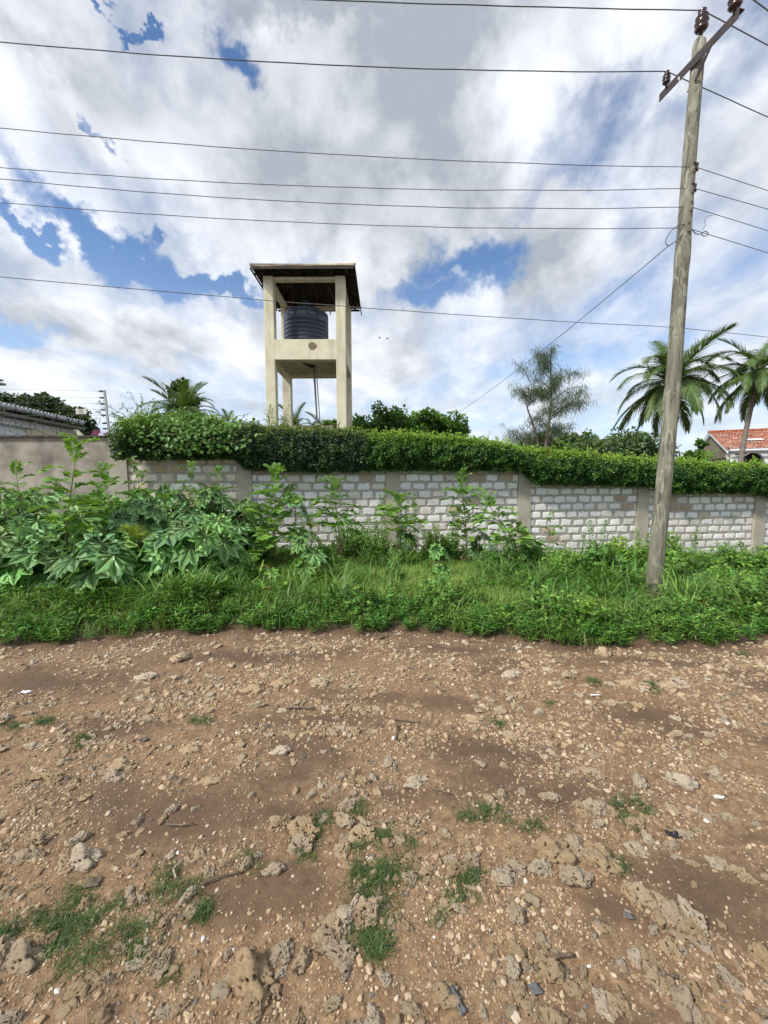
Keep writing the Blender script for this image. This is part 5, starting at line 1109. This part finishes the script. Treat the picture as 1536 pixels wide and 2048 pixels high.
full_k = ['up', 'hi', 'up', 'hi', 'up', 'hi', 'mid', 'hi', 'mid', 'hi', 'mid', 'flat', 'mid', 'flat', 'mid', 'flat', 'low', 'flat', 'low', 'flat', 'low', 'low', 'dead']
palm('large coconut palm partly hidden behind the power pole', 1343, 766, 15.5, .88, full_k + ['mid', 'low', 'flat', 'hi', 'low', 'mid', 'low', 'flat', 'low', 'low', 'flat', 'mid', 'low', 'hi'], 1338)
palm('coconut palm with a leaning trunk at the right edge in front of the red-roofed house', 1520, 745, 14.5, .76, full_k + ['low', 'mid', 'low', 'flat', 'low', 'low', 'flat', 'mid'], 1478, az0=1)
palm('young coconut palm with upright fronds behind the left end of the hedge', 368, 832, 15, .60, ['up', 'up', 'up', 'up', 'up', 'up', 'hi', 'hi', 'up', 'mid', 'hi', 'mid', 'up', 'hi', 'flat', 'mid', 'hi', 'mid', 'up', 'up', 'hi', 'up', 'mid', 'up', 'hi', 'mid'], az0=.4, nuts=False)
palm('small palm seen between the tower columns', 591, 858, 22, .62, ['up', 'up', 'hi', 'up', 'hi', 'up', 'hi'], az0=2, nuts=False, group='small far palms')
palm('small palm behind the supply pipes of the tower', 645, 855, 26, .55, ['hi', 'up', 'mid', 'hi', 'mid', 'hi'], nuts=False, group='small far palms')
palm('tiny far palm left of the water tower', 456, 846, 26, .42, ['up', 'hi', 'mid', 'hi', 'up', 'mid'], nuts=False, group='small far palms')
palm('far palm top below the casuarina among the distant trees', 1195, 905, 30, .65, ['up', 'hi', 'hi', 'mid', 'hi', 'mid', 'mid'], nuts=False, group='small far palms')
# wispy shrub and creeper shoots above the hedge
def wisp(px, pyb, Y, shoots, label, leaf=.03, cols=(MG, LG), name='wispy_shrub', k_=26):
    b = at(px, pyb, Y); root = empty(name, b, label, 'shrub'); m = MB(); mf = MB()
    for (dx, dy) in shoots:
        e = at(px + dx, pyb + dy, Y + random.uniform(-.2, .2)) - b; mid = e * .5 + Vector((random.uniform(-.05, .05), 0, .05)); m.tube([(0, 0, -.1), mid, e], [.009, .006, .002], 4, cap=False); tw = [(mid.lerp(e, g), g) for g in np.linspace(-.6, 1, 9)]
        for c, g in tw:
            f_ = c + Vector((random.gauss(0, .12), random.gauss(0, .05), random.gauss(.03, .07))); m.tube([c, f_], [.003, .0015], 3, cap=False); k = k_ // 2; u = rng.random((k, 1)) * 1.2; pos = np.array(c) * (1 - u) + np.array(f_) * u + rng.normal(0, .012, (k, 3)); d = rdir(k); nn = rdir(k); nn[:, 2] += .8; mf.leaves(OT, OF, pos, frames(d, nn), leaf * rng.uniform(.6, 1.2, k), jcol(cols[0], k) * .5 + jcol(cols[1], k) * .5)
    m.build('stem', M_bark, root); mf.build('foliage', M_leaf, root)
wisp(285, 858, 9.3, [(-60, -30), (-85, -55), (-95, -35), (-20, -72), (0, -60), (15, -55), (30, -45), (-40, -50), (-10, -35), (-70, -15), (20, -30)], 'wispy shrub with thin branches sticking up from the left end of the hedge')
wisp(542, 862, 9.6, [(0, -55), (3, -42), (-5, -35)], 'thin light-green shoot climbing in front of the left tower column', .03, (LG, YGc), 'climbing_shoot', 16)
wisp(560, 862, 10, [(8, -30), (18, -26), (12, -38)], 'small leafy shoots beside the left tower column', .03, (MG, LG), 'climbing_shoot', 20)
wisp(1415, 925, 10.9, [(-8, -18), (4, -22), (12, -12)], 'leafy shoots standing above the right part of the hedge', .04, (LG, YGc), 'climbing_shoot', 26)

# ------------------------------------------------------------------ house on the right
Cc = Vector((at(1460, 900, 24).x, 24, 0)); dF = Vector((.909, -.417, 0)); dG = Vector((.417, .909, 0)); zE = at(1460, 900, 24).z; zR = zE + 1.32; zh = -.8; Wg = 6.7
hs = empty('tiled_house', Cc + Vector((0, 0, zh)), 'white house with an orange-red clay tile roof, a shingled gable and an arched porch', 'house'); hb = Vector((Cc.x, Cc.y, zh))
def HP(u, w, z): return tuple(Cc + dF * u + dG * w + Vector((0, 0, z)) - hb)
def hquad(name, pts, mat, thick=.12, parent=None):
    m = MB(); m.add([HP(*p) for p in pts], np.array([list(range(len(pts)))])); o = m.build(name, mat, parent or hs); s_ = o.modifiers.new('thickness', 'SOLIDIFY'); s_.thickness = thick; s_.offset = 0; return o
hquad('gable_wall', [(0, 0, zh), (0, 0, zE - .1), (0, Wg / 2, zR - .1), (0, Wg, zE - .1), (0, Wg, zh)], M_thatch, .1)
# facade with a round-arched opening
def facade():
    m = MB(); u0, u1, r_ = .62, 1.62, .5; zc_ = zE - .75; cu = (u0 + u1) / 2; arc = [(cu + r_ * math.cos(a), zc_ + .0 + r_ * math.sin(a)) for a in np.linspace(math.pi, 0, 17)]
    def W(p, w): return HP(p[0], w, p[1])
    for w in (0.02,):
        for a, b in zip(arc[:-1], arc[1:]): m.add([W(a, w), W(b, w), W((b[0], zE), w), W((a[0], zE), w)], np.array([(0, 1, 2, 3)]))
        m.add([W((-.05, zh), w), W((u0, zh), w), W((u0, zE), w), W((-.05, zE), w)], np.array([(0, 1, 2, 3)])); m.add([W((u1, zh), w), W((7, zh), w), W((7, zE), w), W((u1, zE), w)], np.array([(0, 1, 2, 3)]))
    pts = [(u0, zh)] + arc + [(u1, zh)]
    for a, b in zip(pts[:-1], pts[1:]): m.add([W(a, .02), W(b, .02), W(b, .35), W(a, .35)], np.array([(0, 1, 2, 3)]))
    m.build('front_wall', M_white, hs)
facade(); hquad('porch_recess', [(.3, 1.3, zh), (.3, 1.3, zE), (7, 1.3, zE), (7, 1.3, zh)], M_glass, .05); hquad('porch_wall', [(.45, .4, zh), (.45, .4, zE - .1), (.45, 1.28, zE - .1), (.45, 1.28, zh)], M_white, .05)
hquad('corner_post', [(-.03, -.02, zh), (-.03, -.02, zE + .06), (-.03, .4, zE + .16), (-.03, .4, zh)], M_white, .06)
# barge boards
for w0, z0, w1, z1 in ((-.25, zE - .12, Wg / 2, zR + .0), (Wg / 2, zR + .0, Wg + .25, zE - .12)): hquad('barge_board', [(-.16, w0, z0 - .13), (-.16, w0, z0 + .05), (-.16, w1, z1 + .05), (-.16, w1, z1 - .13)], M_white, .05)
m = MB(); nU, nW = 46, 20
for side in (0, 1):
    for i in range(nU):
        for j in range(nW):
            u0 = -.22 + i * .16; f0 = j / nW; f1 = (j + 1.15) / nW
            def q(u, f, dz): w = (-.3 + (Wg / 2 + .3) * f); w = w if side == 0 else Wg - w; return HP(u, w, zE - .06 + (zR - zE + .1) * min(f, 1.02) + dz)
            k = random.uniform(.7, 1.25); c = np.array(random.choice([(.50, .14, .05), (.60, .20, .08), (.42, .11, .045), (.55, .25, .12)])) * k; lift = .045 + random.uniform(0, .012)
            m.add([q(u0, f0, lift), q(u0 + .05, f0, lift + .045), q(u0 + .11, f0, lift + .045), q(u0 + .16, f0, lift), q(u0, f1, .02), q(u0 + .05, f1, .055), q(u0 + .11, f1, .055), q(u0 + .16, f1, .02)], np.array([(0, 1, 5, 4), (1, 2, 6, 5), (2, 3, 7, 6)]), c)
m.build('roof_tiles', M_tile, hs, kind='stuff')
m = MB(); m.tube([HP(-.25, Wg / 2, zR + .06), HP(7.2, Wg / 2, zR + .06)], .08, 8, (.30, .09, .05)); m.build('ridge', M_tile, hs)
m = MB(); m.tube([HP(-.1, -.36, zE - .10), HP(7.2, -.36, zE - .10)], .06, 6); m.build('gutter', M_white, hs)
m = MB(); c = [HP(.9, 1.0, 0), HP(1.9, 1.0, 0)]; zk = zE + (zR - zE) * (1.3 / (Wg / 2 + .3)) + .10; m.add([HP(.85, .95, zk), HP(1.85, .95, zk), HP(1.85, 1.2, zk + .09), HP(.85, 1.2, zk + .09)], np.array([(0, 1, 2, 3)])); m.build('skylight', M_white, hs)
for w in (2.9, 3.7): hquad('window', [(-.07, w, .9), (-.07, w, 2.0), (-.07, w + .5, 2.0), (-.07, w + .5, .9)], M_white, .06); hquad('pane', [(-.11, w + .52, .9), (-.11, w + .52, 2.0), (-.11, w + .75, 2.0), (-.11, w + .75, .9)], M_glass, .03)
for w in (.3, 1.0, 1.7, 2.4): m = MB(); m.tube([HP(-.03, w, zE - .55), HP(-.22, w, zE - .55)], .07, 6); m.build('beam_end', M_dark, hs)
m = MB(); m.tube([HP(.25, -.1, zE - .35), HP(.75, -.1, zE - .30)], .04, 6); m.build('bracket_lamp', M_dark, hs)

# ------------------------------------------------------------------ left neighbour: plastered wall, razor wire, electric fence, house
yw = 8.9; zw = at(120, 873, yw).z; xe = at(238, 900, yw).x
nw = empty('plastered_wall', (xe - 3, yw, -.4), 'tall grey-brown plastered boundary wall with a stained thin coping at the left edge', 'wall'); m = MB(); m.box((-9, 0, -.2), (3 - .22, .2, zw + .4)); m.build('plaster_face', M_plaster, nw)
m = MB(); m.box((3 - .22, -.04, -.2), (3, .24, zw + .39)); o = m.build('end_post', M_plaster, nw); bv = o.modifiers.new('bevel', 'BEVEL'); bv.width = .03; bv.segments = 3
m = MB(); n = 90; V = []
for k in range(n + 1):
    x_ = -9 + 11.75 * k / n; w_ = .012 * perlin(np.array([k * .7]), np.array([2.]))[0]; V += [(x_, -.06 + w_, zw + .40), (x_, -.065 + w_, zw + .435 + w_), (x_, .26, zw + .43 + w_), (x_, .26, zw + .40)]
ii = np.arange((n + 1) * 4).reshape(-1, 4); m.add(V, np.concatenate([np.stack([ii[:-1, q], ii[1:, q], ii[1:, (q + 1) % 4], ii[:-1, (q + 1) % 4]], -1) for q in range(4)])); m.build('coping', mat_plain('coping', (.05, .045, .04), (.17, .15, .13), 7, .95), nw)
m = MB(); pts = []; nl_ = 26
for k in range(nl_ * 20): a = 6.2832 * k / 20; pts.append((-5.2 + 7.9 * k / (nl_ * 20) + .07 * math.sin(a * 2 + k * .01), .1 + .19 * math.cos(a), .21 + .19 * math.sin(a)))
m.tube(pts, .0045, 4)
for k in range(0, len(pts), 2):
    p = Vector(pts[k]); dd = Vector((random.uniform(-1, 1), random.uniform(-1, 1), random.uniform(-1, 1))).normalized() * .028; e = Vector((dd.z, dd.x, dd.y)) * .35; m.add([tuple(p - dd), tuple(p + e), tuple(p + dd), tuple(p - e)], np.array([(0, 1, 2, 3)]))
o = m.build('razor_wire', M_dark, None, label='coiled razor wire along the top of the plastered wall', cat='razor wire'); o.location = (xe - 3, yw, zw + .03)
fb = at(219, 866, yw + .1); ft = at(209.5, 779, yw + .1); fp = empty('fence_post', fb, 'leaning galvanised electric fence post with dark insulators at the end of the plastered wall', 'fence post')
m = MB(); m.box((-.018, -.018, 0), (.018, .018, (ft - fb).length)); o = m.build('post', M_galv, fp); o.rotation_euler = (0, math.atan2(ft.x - fb.x, ft.z - fb.z), 0)
m = MB(); m.tube([(0, 0, .05), (.22, .05, -.35)], .012, 5); m.build('brace', M_galv, fp)
wz = []
for k, yy in enumerate((781, 794, 806, 818, 829, 845, 856, 866)):
    f = (866 - yy) / 87; c = fb.lerp(ft, min(f, 1)); c = c + Vector((-.07, 0, 0)); wz.append(c); m = MB(); lathe(m, [(0, -.045), (.022, -.04), (.014, -.02), (.024, 0), (.014, .02), (.022, .04), (0, .045)], 10); m.tube([(0, 0, -.045), (0, 0, -.075)], .008, 5); o = m.build('insulator', M_dark, fp, True); o.location = c - fb; o.rotation_euler = (0, R(90), 0)
for k, c in enumerate(wz[:5]):
    w = at(0, (776, 790, 803, 816, 830)[k], yw + .1); w = c + (w - c) * 1.9; wire([w, c], .0022, ('top', 'second', 'third', 'fourth', 'fifth')[k] + ' strand of the electric fence left of the leaning post', 0, 12, 0, 'electric fence strands')
for k, c in enumerate(wz[:3]):
    wire([c, at(262, 868, yw + 2)], .0018, ('upper', 'middle', 'lower')[k] + ' electric fence strand slanting down right of the post', 0, 8, 0, 'slanting fence strands')
fp2 = at(240, 868, 10.6); t2 = at(238, 832, 10.6); q = empty('fence_post', fp2, 'short second fence post half hidden by the hedge end', 'fence post'); m = MB(); m.tube([(0, 0, -.3), t2 - fp2], .016, 6); m.build('post', M_galv, q)
for yy in (834, 842, 852): m = MB(); lathe(m, [(0, -.04), (.024, -.03), (.014, 0), (.024, .03), (0, .04)], 8); o = m.build('insulator', M_dark, q, True); o.location = at(244, yy, 10.6) - fp2; o.rotation_euler = (0, R(90), 0)
# small warning plate hung on the strands
c = at(163, 821.5, yw + .1); sg = empty('warning_sign', c, 'small white warning plate hanging on the electric fence strands', 'sign'); w, h = .118, .055; m = MB()
out = [(-w, -h), (w, -h), (w, h * .9), (w * .93, h * 1.35), (w * .62, h * 1.35), (w * .55, h * .95), (-w * .55, h * .95), (-w * .62, h * 1.35), (-w * .93, h * 1.35), (-w, h * .9)]
m.add([(a, -.004, b) for a, b in out] + [(a, .004, b) for a, b in out], np.array([list(range(10))])); m.F.append(np.array([list(range(19, 9, -1))])); m.F.append(np.array([(k, (k + 1) % 10, 10 + (k + 1) % 10, 10 + k) for k in range(10)])); m.build('plate', mat_plain('sign_plate', (.62, .60, .55), (.72, .70, .66), 6, .6, 0), sg)
m = MB()
for zz, a, b in ((.028, -.045, .045), (-.004, -.042, .052), (-.030, -.05, .045)):
    x_ = a
    while x_ < b: l_ = random.uniform(.006, .013); m.add([(x_, -.006, zz - .008), (x_ + l_, -.006, zz - .008), (x_ + l_, -.006, zz + .008), (x_, -.006, zz + .008)], np.array([(0, 1, 2, 3)])); x_ += l_ + .004
m.add([(-.085, -.006, -.01), (-.060, -.006, -.01), (-.072, -.006, .018)], np.array([(0, 1, 2)])); m.build('lettering', mat_plain('sign_print', (.12, .10, .10), (.2, .17, .16), 9, .7, 0), sg)
# neighbour house
zG = at(10, 810, 11.6).z; gB = atz(166, 845, zG); gA = at(6, 806, 11.6); nh = empty('neighbour_house', (gA.x - .5, 11.6, -.6), 'pale neighbour house with thick grey gutter pipe behind the plastered wall', 'house'); nl0 = Vector(nh.location)
dH = (gB - gA); dH.z = 0; Lh = dH.length; dH.normalize(); oH = Vector((-dH.y, dH.x, 0)); gs = gA + dH * -2
def NP(s_, o_, z): return tuple(Vector((gA.x, gA.y, 0)) + dH * s_ + oH * o_ + Vector((0, 0, z)) - nl0)
def nbox(name, s0, s1, o0, o1, z0, z1, mat):
    m = MB(); V = [NP(s_, o_, z) for z in (z0, z1) for o_ in (o0, o1) for s_ in (s0, s1)]; m.add(V, np.array([(0, 2, 3, 1), (4, 5, 7, 6), (0, 1, 5, 4), (2, 6, 7, 3), (0, 4, 6, 2), (1, 3, 7, 5)])); return m.build(name, mat, nh)
m = MB(); m.tube([NP(-.1, 0, zG), NP(Lh, 0, zG)], .075, 10); m.build('gutter', M_galv, nh, True)
for k in range(6): m = MB(); m.tube([NP(.35 + k * Lh / 6.2, 0, zG), NP(.38 + k * Lh / 6.2, 0, zG)], .085, 10); m.build('gutter_clip', M_dark, nh)
nbox('wall', -2, Lh + .2, .35, .55, -.6, zG - .25, mat_plain('house_white', (.74, .75, .77), (.82, .83, .84), 2, .8, .1)); nbox('soffit', -2, Lh + .2, .05, .55, zG - .22, zG - .14, mat_plain('soffit', (.20, .17, .15), (.29, .25, .22), 5, .8))
nbox('wall_band', -2, Lh, .30, .345, zG - 1.15, zG - .85, mat_plain('band_grey', (.38, .39, .42), (.46, .47, .5), 3, .7)); nbox('cream_panel', Lh * .35, Lh * .75, .29, .345, zG - .80, zG - .42, M_cream2); nbox('cream_panel', Lh * .80, Lh * 1.02, .29, .345, zG - .80, zG - .30, M_cream2)
m = MB(); m.tube([NP(-2, .24, zG - .45), NP(Lh * .42, .24, zG - .45), NP(Lh * .42, .2, zG - .2)], .035, 8); m.build('drain_pipe', M_white, nh, True)
m = MB(); nn_ = 110; V = []
for k in range(nn_ + 1): s_ = -2 + (Lh + 2.3) * k / nn_; b_ = .02 * math.sin(k * 2.1); V += [NP(s_, -.02, zG + .09 + b_), NP(s_, 4, zG + .75 + b_)]
m.add(V, np.array([(2 * k, 2 * k + 2, 2 * k + 3, 2 * k + 1) for k in range(nn_)])); m.build('roof', mat_plain('roof_grey', (.6, .61, .62), (.72, .73, .74), 4, .6), nh)
# pink-roofed building beyond
pY = 17.5; p1 = at(148, 851, pY); p2 = at(186, 856, pY); p3 = at(222, 875, pY); p4 = at(176, 880, pY); pk = empty('pink_roofed_house', (p1.x, pY, -.6), 'cream building with a bright pink tiled roof beyond the plastered wall', 'house'); pl0 = Vector(pk.location); m = MB(); ru, rv = 14, 9
for i in range(ru):
    for j in range(rv):
        def Q2(u, v, dz=0): a = p1.lerp(p2, u); b = p4.lerp(at(206, 880, pY), u); q = b.lerp(a, v); return tuple(q + Vector((0, v * 1.2, dz)) - pl0)
        m.add([Q2(i / ru, j / rv, .04), Q2((i + .92) / ru, j / rv, .04), Q2((i + .92) / ru, (j + 1) / rv, 0), Q2(i / ru, (j + 1) / rv, 0)], np.array([(0, 1, 2, 3)]))
m.build('roof_tiles', M_pink, pk, kind='stuff'); m = MB(); V = [p2, p3, at(206, 882, pY), at(206, 880, pY)]; m.add([tuple(Vector(v) + Vector((0, (.9, 1.5, .3, .02)[k], 0)) - pl0) for k, v in enumerate(V)], np.array([(0, 1, 2, 3)])); m.build('side_roof', mat_plain('maroon_tile', (.13, .03, .035), (.22, .06, .06), 30, .7), pk)
m = MB(); a = at(134, 848, pY); b = at(181, 882, pY); V = [a, p1, b, at(134, 885, pY)]; m.add([tuple(Vector((v.x, pY + .05, v.z)) - pl0) for v in V], np.array([(0, 1, 2, 3)])); o = m.build('gable_wall', M_cream2, pk); s_ = o.modifiers.new('thickness', 'SOLIDIFY'); s_.thickness = .2
# lamp head poking in at the left edge
c = at(-12, 763, 10); o_ = empty('security_light', (c.x - .25, 10, 0), 'grey security light on a post just entering the left edge', 'lamp'); m = MB(); m.tube([(0, 0, -.3), (0, 0, c.z)], .03, 8); m.build('post', M_galv, o_, True); m = MB(); m.box((.0, -.1, c.z - .06), (.48, .1, c.z + .0)); o2 = m.build('lamp_head', M_galv, o_); bv = o2.modifiers.new('bevel', 'BEVEL'); bv.width = .025; bv.segments = 3
m = MB(); m.box((.05, -.08, c.z + .05), (.42, .08, c.z + .08)); m.tube([(.1, 0, c.z), (.1, 0, c.z + .06)], .02, 5); m.build('solar_panel', M_dark, o_)

# ------------------------------------------------------------------ litter and sticks on the road
M_stick = mat_plain('dry_stick', (.10, .07, .05), (.22, .16, .11), 20, .9, .4, .005)
def stick(pxs, r, label, mat=M_stick, lift=.012, name='stick', cat='stick', group=None):
    P_ = [atz(a, b, .0) for a, b in pxs]; P_ = [Vector((p.x, p.y, T1(p.x, p.y) + lift + r)) for p in P_]; o = P_[0]; m = MB(); out = []
    for a, b in zip(P_[:-1], P_[1:]):
        for k in range(4): out.append(a.lerp(b, k / 4) - o + Vector((0, 0, .002 * random.random())))
    out.append(P_[-1] - o); m.tube(out, [r * (1 - .35 * k / len(out)) for k in range(len(out))], 7, wob=.12); ob = m.build(name, mat, None, True, label=label, cat=cat, group=group); ob.location = o
stick([(1066, 1955), (1090, 1938), (1115, 1928), (1142, 1926)], .009, 'bent brown stick lying near the bottom of the road, right of centre')
stick([(572, 1416), (600, 1418), (628, 1421)], .010, 'dark charred stick lying on the left middle of the road')
stick([(785, 1442), (812, 1446), (838, 1452)], .006, 'dark twig in the middle of the road')
stick([(862, 1372), (875, 1382), (888, 1392)], .007, 'short dark twig on the road beyond the middle'); stick([(950, 1360), (968, 1352), (985, 1345)], .004, 'thin twig pointing up to the right beyond the middle of the road')
stick([(838, 1362), (855, 1361), (872, 1360)], .004, 'thin level twig beyond the middle of the road'); stick([(790, 1488), (792, 1470), (793, 1455)], .008, 'dark upright splinter stuck by the pale stones mid-road')
stick([(350, 1820 - 60), (345, 1745), (362, 1722)], .003, 'pale dry reed lying in a grass tuft at the lower left', mat_plain('pale_reed', (.5, .45, .33), (.6, .55, .42), 9, .8), name='reed', cat='reed')
stick([(1168, 1392), (1190, 1410), (1206, 1424)], .003, 'thin dark twig on the right half of the road'); stick([(330, 1650), (365, 1652), (386, 1648)], .005, 'thin dark root lying across the smooth brown soil at the left')
stick([(745, 1262), (760, 1272), (775, 1283)], .004, 'pale stalk at the grass edge beside the fallen leaf'); stick([(400, 1775), (440, 1758), (478, 1750)], .005, 'brown root curving over the gravel at the lower left'); stick([(860, 1590), (900, 1600)], .004, 'small twig lying right of the road centre')
stick([(1180, 1397), (1200, 1396)], .006, 'white cigarette-like stub on the right half of the road', M_white, name='stub', cat='litter')
def scrap(px, py, w, d, label, mat, name, cat, rz=0, h=.02, seed=0):
    p = atz(px, py, 0); r = random.Random(seed); m = MB(); n = 9; U = np.linspace(-1, 1, n); V = []
    for a in U:
        for b in U: rr = max(abs(a), abs(b)); V.append((a * w / 2 * (1 + .2 * noise.noise(Vector((a * 2, b * 2, seed)))), b * d / 2 * (1 + .25 * noise.noise(Vector((b * 2, a * 2, seed + 5)))), h * (.6 + noise.noise(Vector((a * 1.6, b * 1.6, seed + 9)))) * (1 - .4 * rr)))
    ii = np.arange(n * n).reshape(n, n); m.add(V, np.stack([ii[:-1, :-1], ii[1:, :-1], ii[1:, 1:], ii[:-1, 1:]], -1).reshape(-1, 4)); o = m.build(name, mat, None, True, label=label, cat=cat); o.location = (p.x, p.y, T1(p.x, p.y) + .006); o.rotation_euler = (0, 0, rz); s_ = o.modifiers.new('thickness', 'SOLIDIFY'); s_.thickness = .003
M_blk = mat_plain('black_plastic', (.012, .012, .016), (.03, .03, .038), 9, .35, .2); M_slate = mat_plain('slate', (.09, .095, .10), (.15, .15, .155), 14, .7, .3)
scrap(1128, 1272, .30, .10, 'black plastic sheet poking out of the weeds at the road edge', M_blk, 'plastic_sheet', 'litter', -.5, .10, 3); scrap(1105, 1256, .14, .08, 'black plastic scrap just above the larger one at the road edge', M_blk, 'plastic_sheet', 'litter', .3, .08, 6)
scrap(50, 1384, .07, .04, 'white scrap of paper at the left of the road', M_white, 'paper_scrap', 'litter', 0, .02, 1); scrap(912, 2008, .075, .022, 'dark grey strip at the bottom centre of the road', M_slate, 'slate_chip', 'stone', -1.1, .02, 2); scrap(1345, 1672, .06, .03, 'black scrap right of the biggest grass tuft', M_blk, 'plastic_scrap', 'litter', -.3, .02, 4)
M_chip = mat_plain('white_coral', (.60, .57, .50), (.78, .76, .70), 30, .9, .5, .004)
for px, py, sz, lb in ((1415, 1640, .022, 'bright white coral lump at the right side of the road'), (1437, 1590, .026, 'bright white coral lump at the right side, farther up the road'), (1175, 1937, .009, 'small white chip beside the bent brown stick')):
    p = atz(px, py, 0); V = np.array([v.co[:] for v in peb[int(px) % 9].data.vertices]); m = MB(); m.add(V * np.array([sz, sz * .7, sz * .6]) * (1 + .12 * rng.normal(size=(len(V), 1))), IF); o = m.build('white_stone', M_chip, None, label=lb, cat='stone'); o.location = (p.x, p.y, T1(p.x, p.y) + sz * .2)
scrap(185, 1768, .055, .04, 'smooth dark brown flat stone at the lower left', mat_plain('brown_stone', (.11, .085, .06), (.15, .115, .085), 5, .8), 'flat_stone', 'stone', .1, .012, 9); scrap(1068, 1990, .035, .028, 'grey flat stone at the bottom right of centre', M_slate, 'flat_stone', 'stone', .1, .012, 10); scrap(1256, 1842, .03, .02, 'dark grey stone in the smooth soil patch at the lower right', M_slate, 'flat_stone', 'stone', -.2, .014, 11)
p = atz(775, 1282, 0); o = bpy.data.objects.new('fallen_leaf', cl_small[1]); C.objects.link(o); tag(o, 'dark green fallen leaf lying at the grass edge mid-frame', 'leaf'); o.location = (p.x, p.y, T1(p.x, p.y) - .02); o.scale = (.45, .45, .3); o.rotation_euler = (-.3, 0, .4); o.color = (.8, .9, .7, 1)
# ------------------------------------------------------------------ two far birds
for px, py, lb in ((760, 676, 'left of the two tiny birds flying far off right of the tower'), (775.5, 677.5, 'right of the two tiny birds flying far off right of the tower')):
    c = at(px, py, 60); b_ = empty('bird', c, lb, 'bird', 'two far birds'); m = MB(); m.tube([(-.22, 0, 0), (-.05, 0, .02), (.1, 0, .02), (.22, 0, 0)], [.01, .055, .05, .015], 6); m.build('body', M_dark, b_, True)
    for sg_ in (-1, 1): m = MB(); m.add([(-.06, 0, .02), (.09, 0, .02), (.02, .25 * sg_, .09), (-.10, .45 * sg_, .04), (-.05, .28 * sg_, .06)], np.array([(0, 1, 2, 4)])); m.F.append(np.array([(4, 2, 3)])); m.build('wing', M_dark, b_)
